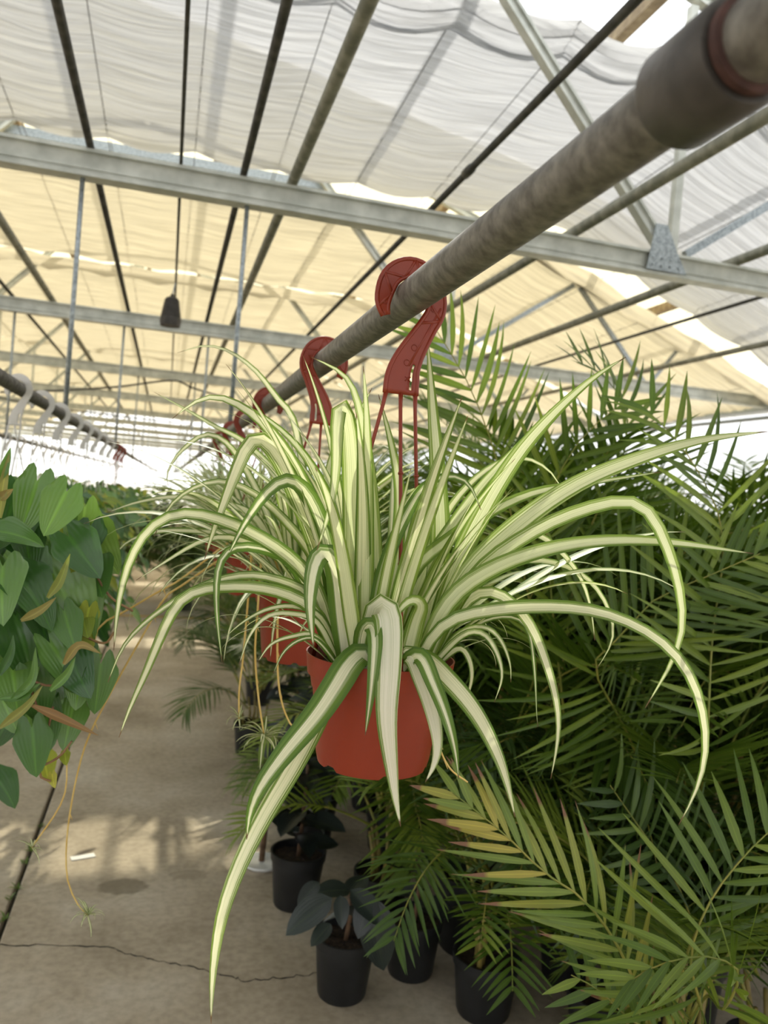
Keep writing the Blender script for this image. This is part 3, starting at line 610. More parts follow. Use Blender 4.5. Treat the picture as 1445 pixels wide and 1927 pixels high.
# traced leaves: pixels, width in pixels, depth at base and tip, material, how far the face turns up
T1 = [
 ([(700, 1232), (704, 1170), (718, 1140), (731, 1165), (731, 1260), (727, 1350), (737, 1450), (745, 1510), (754, 1556)], 44, 1.06, .95, 'w', .0),
 ([(676, 1234), (682, 1195), (697, 1175), (706, 1200), (702, 1270), (695, 1330), (687, 1384)], 27, 1.05, .96, 'c', .1),
 ([(690, 1225), (664, 1262), (600, 1340), (540, 1412), (492, 1478), (470, 1530), (464, 1580)], 44, 1.02, .93, 'c', .3),
 ([(680, 1240), (640, 1300), (565, 1420), (500, 1530), (452, 1625), (422, 1705), (408, 1770), (399, 1850), (397, 1927)], 32, 1.03, .90, 'a', .25),
 ([(745, 1222), (770, 1230), (795, 1280), (815, 1345), (824, 1405), (815, 1445), (800, 1472)], 31, 1.03, .96, 'w', .2),
 ([(755, 1214), (785, 1232), (815, 1285), (840, 1350), (856, 1410), (863, 1466)], 27, 1.02, .95, 'c', .2),
 ([(770, 1232), (810, 1250), (850, 1288), (900, 1350), (938, 1425), (957, 1485), (969, 1538)], 31, 1.03, .94, 'a', .25),
 ([(645, 1215), (640, 1120), (630, 1062), (610, 1038), (592, 1062), (583, 1130), (586, 1180), (590, 1220)], 40, 1.05, .97, 'c', .15),
 ([(655, 1225), (664, 1080), (662, 900), (655, 800), (642, 752), (634, 790), (633, 880), (622, 955), (596, 1036)], 34, 1.08, .98, 'b', .05),
 ([(640, 1215), (600, 1120), (545, 1050), (470, 1002), (400, 975), (335, 966), (280, 995), (242, 1060), (222, 1140), (214, 1224)], 27, 1.08, .98, 'a', .4),
 ([(650, 1218), (610, 1130), (540, 1060), (470, 1024), (420, 1010), (370, 1022), (310, 1058), (256, 1092)], 18, 1.10, 1.06, 'a', .4),
 ([(630, 1215), (590, 1130), (540, 1098), (480, 1083), (420, 1090), (350, 1118), (280, 1165), (232, 1215), (203, 1284)], 18, 1.08, 1.0, 'a', .4),
 ([(630, 1222), (600, 1160), (540, 1120), (470, 1105), (390, 1108), (340, 1128), (306, 1190), (275, 1265), (243, 1335), (224, 1388)], 24, 1.07, .97, 'a', .35),
 ([(640, 1220), (610, 1170), (560, 1142), (505, 1146), (455, 1172), (421, 1202)], 13, 1.07, 1.02, 'a', .4),
 ([(640, 1225), (600, 1175), (555, 1156), (505, 1158), (470, 1195), (450, 1250)], 12, 1.06, 1.0, 'a', .4),
 ([(630, 1228), (595, 1200), (550, 1198), (510, 1212), (485, 1246)], 13, 1.05, 1.0, 'a', .4),
 ([(632, 1232), (600, 1208), (565, 1204), (533, 1228), (514, 1268)], 11, 1.04, .99, 'c', .4),
 ([(655, 1215), (610, 1060), (560, 930), (520, 852), (482, 818), (455, 860), (420, 950), (396, 1015), (385, 1052)], 38, 1.12, 1.02, 'a', .1),
 ([(660, 1215), (625, 1060), (570, 910), (510, 812), (450, 762), (400, 744), (362, 758), (324, 788)], 29, 1.12, 1.06, 'a', .3),
 ([(650, 1215), (620, 1050), (590, 950), (558, 908), (528, 904), (494, 936), (454, 996), (424, 1056)], 33, 1.10, 1.0, 'c', .15),
 ([(630, 1200), (560, 1075), (500, 1035), (440, 1030), (412, 1062), (407, 1125), (411, 1190), (418, 1246)], 19, 1.08, .98, 'c', .1),
 ([(715, 1220), (705, 1040), (695, 890), (676, 770), (650, 706), (585, 672)], 26, 1.12, 1.04, 'b', .25),
 ([(812, 1215), (826, 1050), (824, 900), (815, 780), (809, 700), (804, 630)], 36, 1.12, 1.18, 'b', .05),
 ([(800, 1222), (850, 1090), (905, 970), (975, 855), (1050, 770), (1120, 708), (1178, 672)], 34, 1.10, 1.08, 'b', .15),
 ([(790, 1226), (860, 1110), (960, 1000), (1080, 915), (1200, 864), (1320, 828), (1445, 812)], 38, 1.08, 1.05, 'b', .35),
 ([(800, 1226), (880, 1100), (980, 1015), (1090, 962), (1198, 941), (1232, 980), (1266, 1058), (1284, 1140), (1282, 1205), (1256, 1262), (1214, 1332)], 27, 1.08, .99, 'b', .3),
 ([(790, 1228), (840, 1140), (930, 1070), (1040, 1032), (1150, 1018), (1270, 1022), (1418, 1042)], 32, 1.06, 1.02, 'b', .4),
 ([(780, 1232), (830, 1178), (920, 1150), (1020, 1142), (1120, 1150), (1205, 1182), (1272, 1232), (1312, 1302), (1329, 1390), (1320, 1460), (1298, 1515), (1277, 1552)], 26, 1.05, .97, 'a', .4),
 ([(820, 1215), (880, 1080), (940, 1005), (1000, 1000), (1050, 1032), (1092, 1085), (1112, 1145), (1119, 1205)], 17, 1.14, 1.12, 'a', .3),
 ([(820, 1218), (890, 1110), (970, 1058), (1042, 1058), (1102, 1085), (1138, 1130), (1155, 1178), (1150, 1215), (1120, 1262)], 15, 1.13, 1.12, 'a', .3),
 ([(815, 1225), (870, 1140), (922, 1112), (965, 1136), (1002, 1182), (1035, 1270), (1051, 1345), (1048, 1405), (1036, 1466)], 20, 1.08, 1.02, 'a', .25),
 ([(820, 1228), (862, 1202), (905, 1190), (932, 1222), (945, 1272), (930, 1322)], 13, 1.07, 1.04, 'a', .3),
 ([(815, 1226), (860, 1196), (910, 1180), (942, 1204), (960, 1250), (961, 1284)], 12, 1.08, 1.05, 'a', .3),
 ([(830, 1222), (890, 1180), (960, 1160), (994, 1184), (1006, 1264), (1010, 1352), (1012, 1368)], 10, 1.1, 1.06, 'c', .3),
 ([(840, 1222), (858, 1222), (880, 1235), (888, 1270), (880, 1310), (870, 1330)], 12, 1.1, 1.08, 'a', .2),
 ([(760, 1225), (782, 1175), (793, 1140), (775, 1128), (752, 1148), (738, 1176)], 30, 1.05, 1.0, 'b', .0),
 ([(745, 1215), (790, 1090), (850, 990), (905, 915), (960, 855), (1010, 800), (1035, 770)], 24, 1.13, 1.15, 'b', .2),
 ([(735, 1215), (770, 1090), (840, 1020), (930, 960), (1010, 925), (1090, 912), (1245, 888)], 26, 1.12, 1.12, 'b', .4),
 ([(690, 1218), (720, 1080), (775, 950), (810, 905), (845, 895), (880, 905), (905, 960)], 24, 1.04, 1.0, 'c', .2),
 ([(690, 1218), (735, 1050), (760, 960), (790, 915), (835, 893)], 22, 1.06, 1.02, 'b', .2),
 ([(720, 1218), (745, 1050), (752, 930), (735, 830), (712, 742)], 26, 1.13, 1.12, 'b', .1),
 ([(700, 1218), (690, 1050), (672, 900), (668, 820), (680, 770), (700, 730)], 30, 1.10, 1.10, 'b', .05),
 ([(690, 1218), (655, 1060), (610, 920), (560, 840), (505, 790), (430, 745)], 22, 1.14, 1.16, 'b', .3),
 ([(670, 1218), (605, 1080), (545, 990), (480, 930), (420, 905), (370, 915), (320, 950), (290, 1010)], 20, 1.14, 1.12, 'a', .35),
 ([(780, 1218), (800, 1060), (850, 950), (920, 880), (985, 860), (1040, 890), (1060, 930)], 18, 1.16, 1.18, 'a', .2),
]
for pts, wpx, d0, d1, mt, up in T1:
    n = len(pts); P = [at(x, y, d=d0 + (d1 - d0) * min(1, 1.7 * i / (n - 1))) for i, (x, y) in enumerate(pts)]
    if P[0].z > RIM1.z - .022: P[0].z = RIM1.z - .03
    c = Vector((RIM1.x, RIM1.y, P[0].z)); o_ = P[0] - c
    if o_.length > .055: P[0] = c + o_ * (.055 / o_.length)
    q = P[1] - RIM1; h = Vector((q.x, q.y, 0))
    if q.z < .012 and h.length > .07: P[1] = RIM1 + h.normalized() * .085 + Vector((0, 0, .016))       # low leaves first climb to the rim
    elif q.z < .012: P[1] = P[1] + Vector((0, 0, .02 - q.z))
    add_leaf(s1, P, wpx * 1.34 / F, 'spider_' + mt, up, clear=True)
for i in range(46):
    az = random.uniform(0, 2 * math.pi); front = math.cos(az - math.radians(255)) > .2
    el = random.uniform(1.05, 1.48) if front else random.uniform(.75, 1.45)
    r = random.uniform(.01, .05); ba = az + random.uniform(-.5, .5)
    grow_leaf(s1, (r * math.cos(ba), r * math.sin(ba), -.03), az, el, random.uniform(.27, .46), random.uniform(.4, 1.3) if not front else random.uniform(.2, .5), random.uniform(.017, .026), 'spider_' + random.choice('abb'), twist=random.uniform(-.6, .6))
for i in range(14):
    az = random.uniform(-.6, math.pi + .6)
    grow_leaf(s1, (.055 * math.cos(az), .055 * math.sin(az), -.025), az, random.uniform(.5, .9), random.uniform(.16, .26), random.uniform(1.3, 2.1), random.uniform(.006, .011), 'spider_a')

def spider(y, label, nl, flip, detail, dx=0., seed=1):
    random.seed(seed)
    o = thing('hanging_spider_plant', (PX - .01 + dx, y - .02, RIM1.z), label, 'plant', 'spider plants on the hanging pipe')
    p = link('pot', POT, o, None, False); p.rotation_euler.z = random.random(); soil(o, .0925, -.022)
    hanger(o, (.01 - dx, .02, PZ - RIM1.z), -.012, .096, 'red', flip, detail, .1, (20, 262, 150) if flip < 0 else (150, 262, 35))
    for i in range(nl):
        az = random.uniform(0, 2 * math.pi)
        el = random.uniform(.55, 1.45); r = random.uniform(.01, .055)
        toward = math.cos(az - math.radians(262)) > .8
        grow_leaf(o, (r * math.cos(az), r * math.sin(az), -.03), az, max(el, 1.05) if toward else el, random.uniform(.28, .52), random.uniform(.6, 1.6), random.uniform(.015, .025), 'spider_' + random.choice('aabbc'), n=16 if detail else 11, twist=random.uniform(-.6, .6), cols=5 if detail else 3)
    for i in range(int(nl * .3)):
        az = random.uniform(0, 2 * math.pi)
        grow_leaf(o, (.06 * math.cos(az), .06 * math.sin(az), -.025), az, random.uniform(.3, .9), random.uniform(.2, .42), random.uniform(1.5, 2.2), random.uniform(.009, .018), 'spider_' + random.choice('aac'), n=14, cols=3)
    return o
s2 = spider(1.727, 'second spider plant from the camera on the pipe, pot half hidden behind the nearest one', 95, -1, True, seed=21)
s3 = spider(2.72, 'third spider plant from the camera on the pipe', 90, -1, True, seed=22)
s4 = spider(3.55, 'fourth spider plant from the camera on the pipe', 75, -1, False, seed=23)
s5 = spider(4.35, 'fifth spider plant from the camera on the pipe', 60, -1, False, seed=24)
s6 = spider(5.3, 'sixth and farthest visible spider plant on the pipe', 50, -1, False, seed=25)
random.seed(31)
for pts, wpx, d0, d1, mt in (([(560, 1090), (575, 950), (555, 800), (518, 745), (480, 697), (430, 661), (385, 651), (334, 664)], 13, 1.75, 1.62, 'a'),
                             ([(545, 1090), (540, 930), (470, 840), (400, 800), (345, 768), (290, 738)], 12, 1.75, 1.6, 'b'),
                             ([(540, 1090), (500, 960), (440, 850), (390, 818), (340, 850), (315, 890), (317, 915)], 13, 1.72, 1.58, 'a'),
                             ([(540, 1090), (480, 975), (400, 945), (330, 935), (260, 945), (200, 965)], 14, 1.74, 1.6, 'a'),
                             ([(535, 1092), (470, 1010), (380, 1000), (300, 1000), (240, 1020), (205, 1060)], 13, 1.72, 1.6, 'a')):
    n = len(pts); add_leaf(s2, [at(x, y, d=d0 + (d1 - d0) * i / (n - 1)) for i, (x, y) in enumerate(pts)], wpx * 1.7 / F * 1.3, 'spider_' + mt, .35)
def runner(root, pts, r=.0022, baby=None):
    P = [at(x, y, d=d) for x, y, d in pts]; o = root.location
    b = MB(); b.tube([p - o for p in spline(P, 36)], [r * (1 - .3 * i / 36) for i in range(37)], 6)
    for tt in (.35, .6, .8):
        c = spline(P, 36)[int(36 * tt)] - o; b.tube([c, c + Vector((.006, -.002, -.014))], [.0014, .0004], 5)
    rn = b.build('runner', 'runner', root, True)
    if baby:
        for i in range(baby[0]):
            az = random.uniform(0, 6.28)
            q = grow_leaf(root, P[-1] - o, az, random.uniform(-.3, 1.2), random.uniform(.5, 1) * baby[1], random.uniform(.6, 2), baby[1] * .085, 'spider_a', n=8, cols=3, name='plantlet_leaf')
            if q: q.parent = rn
    return rn
runner(s2, [(520, 1090, 1.72), (480, 1010, 1.66), (472, 1060, 1.64), (465, 1150, 1.64), (457, 1240, 1.64), (450, 1300, 1.64), (450, 1352, 1.64)], .0026, (16, .05))
runner(s2, [(530, 1090, 1.72), (500, 1010, 1.64), (492, 1050, 1.62), (484, 1160, 1.62), (480, 1230, 1.62), (486, 1310, 1.62), (497, 1385, 1.62)], .0026, (26, .085))
runner(s2, [(540, 1100, 1.72), (525, 1120, 1.60), (522, 1240, 1.60), (528, 1312, 1.60), (545, 1360, 1.6), (562, 1374, 1.6)], .0026)
runner(s2, [(520, 1080, 1.75), (470, 1010, 1.72), (435, 1018, 1.7), (340, 1090, 1.68), (295, 1115, 1.66), (240, 1148, 1.66), (186, 1180, 1.66), (174, 1235, 1.66), (160, 1320, 1.66), (128, 1400, 1.66), (120, 1500, 1.66), (60, 1595, 1.66)], .0024, (12, .05))
runner(s2, [(520, 1085, 1.75), (470, 1030, 1.74), (425, 1046, 1.72), (345, 1100, 1.7), (310, 1125, 1.7), (272, 1190, 1.7), (205, 1310, 1.7), (158, 1410, 1.7), (130, 1540, 1.7), (125, 1640, 1.7), (142, 1695, 1.7), (165, 1722, 1.7)], .0024, (22, .055))
runner(s1, [(800, 1260, 1.02), (826, 1390, 1.08), (832, 1420, 1.10), (850, 1450, 1.10), (880, 1472, 1.10)], .0016)

# ------------------------------------------------------------------ heart-leaf baskets on the left
def heart_mesh(bend, cup):
    v = []; uv = []; f = []; NT, NS = 9, 8
    for i in range(NT + 1):
        t = i / NT; W = (.34 + .18 * math.sin(min(1, t / .28) * math.pi / 2)) * (1 - t) ** .62
        for j in range(NS + 1):
            s = j / NS * 2 - 1; a = abs(s)
            x = t - .30 * (1 - t) ** 2.4 * max(0, math.sin(math.pi * a)) ** .8
            v.append((x, s * W, cup * (abs(s * W)) ** 1.4 - bend * max(0, x) ** 2 - .012 * math.cos(s * 9) * (1 - t))); uv.append((s * .5 + .5, t))
    for i in range(NT):
        for j in range(NS): a = i * (NS + 1) + j; f.append((a, a + 1, a + NS + 2, a + NS + 1))
    me = mesh('heart_leaf', v, f, uv); me.polygons.foreach_set('use_smooth', [True] * len(me.polygons)); return me
HEART = {mt: [heart_mesh(bd, cp) for bd, cp in ((.12, .35), (.25, .2), (.4, .5), (.05, .1))] for mt in ('heart', 'heart_lime')}
for mt, l in HEART.items():
    for me in l: me.materials.append(M[mt])
def heart_leaf(root, p, tipdir, nrm, size, mt='heart'):
    o = bpy.data.objects.new('leaf', random.choice(HEART[mt])); COL.objects.link(o); o.parent = root
    x = tipdir.normalized(); z = (nrm - x * nrm.dot(x)).normalized(); y = z.cross(x)
    mm = Matrix((x, y, z)).transposed().to_4x4() @ Matrix.Diagonal((size, size * random.uniform(.85, 1.05), size, 1)); mm.translation = p
    o.matrix_local = mm; return o
def basket(x, y, label, cat_group, nleaf, size, color, lime=.08, spread=.26, detail=True, drop=.35, xmin=None):
    o = thing('hanging_philodendron', (x, y, RIM1.z - .02), label, 'plant', cat_group)
    link('pot', POT, o, None, False); soil(o, .0925, -.022)
    hanger(o, (0, 0, PZ - o.location.z), -.012, .096, color, 1, False, random.uniform(-.3, .3))
    for i in range(nleaf):
        a = random.uniform(0, 6.283); rr = spread * math.sqrt(random.uniform(.08, 1)); top = random.random() < .45
        z = random.uniform(.02, .2) * (1 - rr / spread * .6) if top else random.uniform(-drop, .06)
        if not top: rr = max(rr, .12)
        p = Vector((rr * math.cos(a), rr * math.sin(a), z))
        out = Vector((math.cos(a), math.sin(a), 0))
        tip = out * random.uniform(.3, 1) + Vector((random.uniform(-.5, .5), random.uniform(-.5, .5), random.uniform(-1.1, .0)))
        nr = Vector((0, 0, 1)) * random.uniform(.4, 1) + out * random.uniform(.3, 1) + Vector((random.uniform(-.3, .3), random.uniform(-.6, .1), 0))
        heart_leaf(o, p, tip, nr, size * random.uniform(.65, 1.15), 'heart_lime' if random.random() < lime else 'heart')
    return o
G1 = 'heart-leaf baskets on the left pipe'
hb = thing('hanging_philodendron', (-.50, 1.62, RIM1.z - .02), 'nearest heart-leaf philodendron basket, large dark green leaves at the left edge', 'plant', G1)
link('pot', POT, hb, None, False); soil(hb, .0925, -.022); hanger(hb, (LX + .50, 0, PZ - hb.location.z), -.012, .096, 'white', 1, False)
random.seed(44)
def hl(px, py, d, tx, ty, spx, face=(.0, -.6, .6), mt='heart'):
    """heart leaf whose base is at pixel px,py and whose tip points along the picture direction tx,ty"""
    p = at(px, py, d=d); q = at(px + tx * 30, py + ty * 30, d=d - .01); tip = (q - p).normalized()
    heart_leaf(hb, p - hb.location, tip + TOCAM(p) * random.uniform(-.5, .6), TOCAM(p) * random.uniform(.3, .8) + Vector(face) * .7 + Vector((random.uniform(-.7, .7), random.uniform(-.3, .3), random.uniform(-.1, .7))), spx * d / F, mt)
for a in ((70, 905, 1.42, -.3, 1, 105), (125, 925, 1.38, -.5, 1, 95), (110, 965, 1.45, .1, 1, 90), (160, 955, 1.46, -.1, 1, 82), (30, 930, 1.44, -.3, 1, 110),
          (0, 1000, 1.36, 1, .12, 78), (30, 1080, 1.40, .75, .8, 120), (5, 1065, 1.38, -.1, 1, 110), (130, 1010, 1.42, .7, .9, 100), (170, 990, 1.46, -.2, 1, 80),
          (100, 1080, 1.44, .5, 1, 150), (60, 1120, 1.46, .5, 1, 110), (120, 1150, 1.42, .3, 1, 85), (30, 1160, 1.42, .35, 1, 130), (95, 1210, 1.4, .55, .8, 105), (130, 1230, 1.42, .4, 1, 95),
          (150, 1205, 1.46, .1, 1, 70), (190, 1250, 1.43, -.1, 1, 95), (20, 1240, 1.42, .2, 1, 110), (60, 1270, 1.42, .2, 1, 100), (60, 1370, 1.4, .1, 1, 95), (85, 1350, 1.44, .3, 1, 60), (0, 1300, 1.42, .3, 1, 90),
          (40, 990, 1.5, .4, 1, 90), (170, 1050, 1.5, .3, 1, 95), (145, 1090, 1.5, .3, 1, 110), (10, 1200, 1.5, .2, 1, 110)):
    hl(*a)
for i in range(75):
    px = random.uniform(-110, 165); py = random.uniform(900, 1330)
    hl(px, py, random.uniform(1.48, 1.75), random.uniform(-.6, .9), 1, random.uniform(65, 115), (random.uniform(-.6, .6), -.5, random.uniform(0, 1)))
for i in range(5): hl(random.uniform(60, 190), random.uniform(960, 1250), 1.44, random.uniform(-.5, .5), 1, random.uniform(45, 65), mt='heart_lime')
for (x, y) in ((98, 1465), (122, 1425)): hl(x, y - 8, 1.44, .1, 1, 26, mt='heart_lime')
for pts in ([(0, 975), (5, 920), (18, 850)], [(0, 905), (12, 870), (20, 842)], [(0, 940), (12, 930), (25, 920)], [(0, 1270), (20, 1230), (25, 1195)], [(20, 1320), (60, 1280), (67, 1218)], [(95, 1300), (125, 1270), (142, 1236)], [(0, 1315), (40, 1310), (77, 1285)], [(60, 1328), (110, 1350), (185, 1384)], [(90, 1125), (112, 1095), (132, 1042)], [(40, 1168), (75, 1150), (106, 1124)], [(120, 1250), (150, 1215), (190, 1230)], [(0, 1370), (50, 1330), (80, 1290)]):
    P = [at(x, y, d=1.36) for x, y in pts]; q = add_leaf(hb, P, .017, random.choice(['sheath', 'sheath', 'heart']), .2, .8, n=12, base=.3, name='leaf_sheath')
for pts in ([(60, 1300, 1.42), (90, 1400, 1.42), (75, 1440, 1.42), (110, 1425, 1.42), (135, 1395, 1.42)], [(110, 1170, 1.45), (190, 1210, 1.43), (215, 1190, 1.42)], [(30, 1260, 1.42), (90, 1290, 1.4), (160, 1270, 1.42)], [(100, 1330, 1.42), (75, 1450, 1.43), (95, 1470, 1.43)], [(180, 980, 1.5), (175, 1060, 1.48), (205, 1120, 1.46), (250, 1150, 1.46)]):
    P = [at(x, y, d=d) for x, y, d in pts]; b = MB(); b.tube([p - hb.location for p in spline(P, 16)], .0022, 6); b.build('vine_stem', 'vine', hb, True)
random.seed(52)
ys = [2.35, 3.15, 3.72, 4.3, 4.95, 5.6, 6.3, 7.1, 7.9, 8.8, 9.4, 10.1]
for i, y in enumerate(ys):
    red = y > 8.5
    basket(LX, y, 'heart-leaf basket on the left pipe, %s from the camera, %s hook' % ((ORD + ['eleventh', 'twelfth', 'thirteenth'])[i + 1], 'red' if red else 'white'), G1, (120, 170, 180, 170, 150, 120, 100, 80, 60, 50, 44, 40)[i], .1 if i < 4 else .085, 'red' if red else 'white', (.12, .2, .22, .2, .16, .12, .1, .1, .1, .1, .1, .1)[i], .36 if i < 2 else .43, drop=.5)
for i in range(10):
    y = 6.2 + i * .85
    basket(FX, y, 'trailing basket with white wire hanger on the far-left pipe, %s from the camera' % ORD[i], 'baskets on the far-left pipe', 40, .08, 'white', .15, .27, False)

# ------------------------------------------------------------------ palms
def leaflet_mesh(droop, fold):
    v = []; uv = []; f = []; n = 6
    for i in range(n + 1):
        t = i / n; wd = (.25 + .75 * min(1, t / .25)) * (1 - t ** 2.2) ** .8 * .5
        if i == n: wd = .01
        for c in (-1, 0, 1): v.append((t, c * wd, fold * abs(c) * wd * .055 - droop * t * t)); uv.append((c * .5 + .5, t))
    for i in range(n):
        for c in range(2): a = i * 3 + c; f.append((a, a + 1, a + 4, a + 3))
    me = mesh('leaflet', v, f, uv); me.polygons.foreach_set('use_smooth', [True] * len(me.polygons)); return me
LEAFLET = {}
for mt in ('palm', 'palm_dark', 'palm_old'):
    LEAFLET[mt] = [leaflet_mesh(dp, .45) for dp in (.04, .14, .28, .45)]
    for me in LEAFLET[mt]: me.materials.append(M[mt])
LV = {id(me): (np.array([v.co for v in me.vertices]), [tuple(p.vertices) for p in me.polygons], np.array([[u.uv[0], u.uv[1]] for u in me.uv_layers[0].data])) for l in LEAFLET.values() for me in l}
class Palm:
    def __init__(s, x, y, label, group, pot=.13, mat='palm', canes=10, cane_h=.5, z=0):
        s.o = thing('potted_palm', (x, y, z), label, 'palm', group); s.mat = mat; s.count = 0; s.rest = []
        h = pot * 1.75; b = MB(); b.lathe([(0, 0), (pot * .76, 0), (pot * .8, .01), (pot * .96, h - .03), (pot, h - .03), (pot * 1.02, h), (pot * .96, h), (pot * .93, h - .05)], 28)
        shade_auto(b.build('pot', 'plastic_black', s.o)); s.h = h; soil(s.o, pot * .94, h - .03)
        for i in range(canes):
            a = random.uniform(0, 6.28); r = random.uniform(.02, pot * .7); q = Vector((r * math.cos(a), r * math.sin(a), h - .04)); e = q + Vector((r * math.cos(a) * .7, r * math.sin(a) * .7, cane_h * random.uniform(.7, 1.2)))
            b = MB(); b.tube([q, q.lerp(e, .5) + Vector((.01, 0, 0)), e], [.009, .008, .006], 6); b.build('cane', 'cane', s.o, True)
    def frond(s, P, leafl, n=34, width=.0175, mat=None, start=.22, upv=.35, ang=(.5, .95), sides=(-1, 1), droopv=(0, 1, 2), r=.0055, norm=None):
        """P: local rachis points from the base; leaflets in two rows from start to the tip"""
        mat = mat or s.mat; pts = spline(P, 24); b = MB(); b.tube(pts, [r * (1 - .8 * i / 24) for i in range(25)], 5); fr = b.build('frond', 'rachis', s.o, True)
        own = s.count + n * len(sides) <= 300
        for i in range(n):
            t = start + (1 - start) * (i + .5) / n; k = t * 24; j = min(23, int(k)); p = pts[j].lerp(pts[j + 1], k - j); tg = (pts[min(j + 2, 24)] - pts[max(j - 1, 0)]).normalized()
            nz = norm if norm is not None else Vector((0, 0, 1))
            sd_ = tg.cross(nz)
            if sd_.length < .05: sd_ = tg.cross(Vector((0, 1, .2)))
            sd_.normalize(); nm = sd_.cross(tg).normalized(); u = (i + .5) / n
            prof = (.55 + .45 * min(1, u / .25)) * (1 - .55 * max(0, (u - .45) / .55) ** 1.5)
            for sg in sides:
                a = ang[0] + (ang[1] - ang[0]) * u + random.uniform(-.07, .07)
                dr = sd_ * sg * math.cos(a) + tg * math.sin(a) + nm * (upv + random.uniform(-.12, .12)); dr.normalize()
                zz = (nm - dr * nm.dot(dr)).normalized(); zz = (zz + tg * random.uniform(-.25, .25)); zz = (zz - dr * zz.dot(dr)).normalized(); yy = zz.cross(dr)
                L_ = leafl * prof * random.uniform(.88, 1.1); me = LEAFLET[mat][random.choice(droopv)]
                mm = Matrix((dr, yy, zz)).transposed().to_4x4() @ Matrix.Diagonal((L_, width * random.uniform(.85, 1.15), L_, 1)); mm.translation = p
                if own:
                    o = bpy.data.objects.new('leaflet', me); COL.objects.link(o); o.parent = fr; o.matrix_local = mm; s.count += 1
                else: s.rest.append((me, mm))
        return fr
    def grow(s, n, length, leafl, el=(.9, 1.45), az=(0, 6.28), droop=(.7, 1.5), z0=.25, dmin=1.6, nl=34, width=.0185, mat=None, keep=None, k_=1.0):
        done = 0; tries = 0
        while done < n and tries < n * 8:
            tries += 1
            a = random.uniform(*az); e = random.uniform(*el); L_ = length * random.uniform(.75, 1.15); dp = random.uniform(*droop)
            p = Vector((.05 * math.cos(a), .05 * math.sin(a), s.h + z0 * random.uniform(.3, 1.3))); L_ *= k_; P = [p.copy()]
            for i in range(8): e -= dp * ((i + .5) / 8) * 2.2 / 8; p = p + Vector((math.cos(a) * math.cos(e), math.sin(a) * math.cos(e), math.sin(e))) * (L_ / 8); P.append(p.copy())
            W = [q + s.o.location for q in P]
            if any(depth_of(q) < dmin for q in W) or any(q.z < .05 for q in W): continue
            if keep and not keep(W): continue
            s.frond(P, leafl, nl, width, mat, start=.3, upv=random.uniform(.1, .45), droopv=random.choice(((0, 1), (1, 2), (1, 2, 3)))); done += 1
    def traced(s, pts, leafl, n=28, **k):
        P = [at(x, y, d=d) - s.o.location for x, y, d in pts]
        root = Vector((.03, 0, s.h)); s.frond([root, root.lerp(P[0], .6) + Vector((0, 0, .08))] + P, leafl, n, start=k.pop('start', .35), **k)
    def finish(s):
        if not s.rest: return
        v = []; f = []; uv = []; ms = []
        for me, mm in s.rest:
            co, fs, luv = LV[id(me)]; a = np.array(mm); w_ = co @ a[:3, :3].T + a[:3, 3]; n = len(v); v += w_.tolist(); f += [tuple(i + n for i in q) for q in fs]; uv.append(luv); 
        me = bpy.data.meshes.new('leaflets'); me.from_pydata(v, [], f); ul = me.uv_layers.new(name='UVMap'); ul.data.foreach_set('uv', np.concatenate(uv).astype(np.float32).ravel())
        o = link('leaflets', me, s.o, s.mat); o['kind'] = 'stuff'
random.seed(60)
GP = 'areca palms crowded on the right'
# aisle keep-out: fronds stay off the walkway and off the hanging pots
def right_of(x): return lambda W: all(q.x > x for q in W)
pA = Palm(1.22, 1.62, 'areca palm at the lower right corner with a yellowing, brown-tipped frond', GP, .12, canes=7, cane_h=.3)
pA.traced([(1225, 1915, 1.55), (1165, 1785, 1.52), (1100, 1695, 1.5), (1022, 1640, 1.5), (955, 1575, 1.5), (888, 1520, 1.5), (852, 1492, 1.5)], .19, 19, mat='palm_old', start=.5, sides=(-1, 1), ang=(.75, 1.15), upv=.0, droopv=(0, 1, 2), width=.016, norm=Vector((-.2, -1, .5)))
pA.traced([(1300, 1960, 1.5), (1195, 1925, 1.5), (1130, 1865, 1.5), (1075, 1835, 1.5)], .17, 12, ang=(.3, .8), upv=.0, start=.5, width=.018, norm=Vector((-.1, -1, .7)))
pA.traced([(1320, 1900, 1.55), (1300, 1800, 1.5), (1340, 1690, 1.5), (1420, 1590, 1.5), (1480, 1540, 1.5)], .24, 18, ang=(.2, .7), start=.45, upv=-.1, droopv=(1, 2), norm=Vector((0, -1, .6)))
pA.traced([(1360, 1900, 1.5), (1390, 1830, 1.45), (1330, 1800, 1.42), (1240, 1815, 1.4), (1180, 1850, 1.4)], .18, 14, start=.5, ang=(.7, 1.1), width=.016, norm=Vector((0, -.6, .8)))
pA.grow(12, .6, .22, el=(.5, 1.3), z0=.2, dmin=1.42, keep=right_of(.8), width=.014); pA.finish()
pB = Palm(1.55, 2.05, 'areca palm mid right, long drooping fronds beside the nearest spider plant', GP, .15, mat='palm', cane_h=.55)
pB.traced([(1120, 1260, 1.95), (1172, 1195, 1.92), (1230, 1130, 1.9), (1330, 1085, 1.88), (1430, 1042, 1.86)], .33, 34, ang=(.35, .9), upv=.0, droopv=(0, 1, 2), start=.4, norm=Vector((-.2, -1, .55)))
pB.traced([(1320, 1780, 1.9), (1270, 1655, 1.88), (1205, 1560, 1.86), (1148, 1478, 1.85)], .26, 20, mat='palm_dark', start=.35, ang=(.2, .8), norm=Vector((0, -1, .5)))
pB.traced([(1330, 1400, 1.9), (1340, 1200, 1.9), (1360, 1000, 1.9), (1290, 850, 1.92), (1215, 770, 1.95)], .30, 22, ang=(.3, .8), start=.5, norm=Vector((0, -1, .7)))
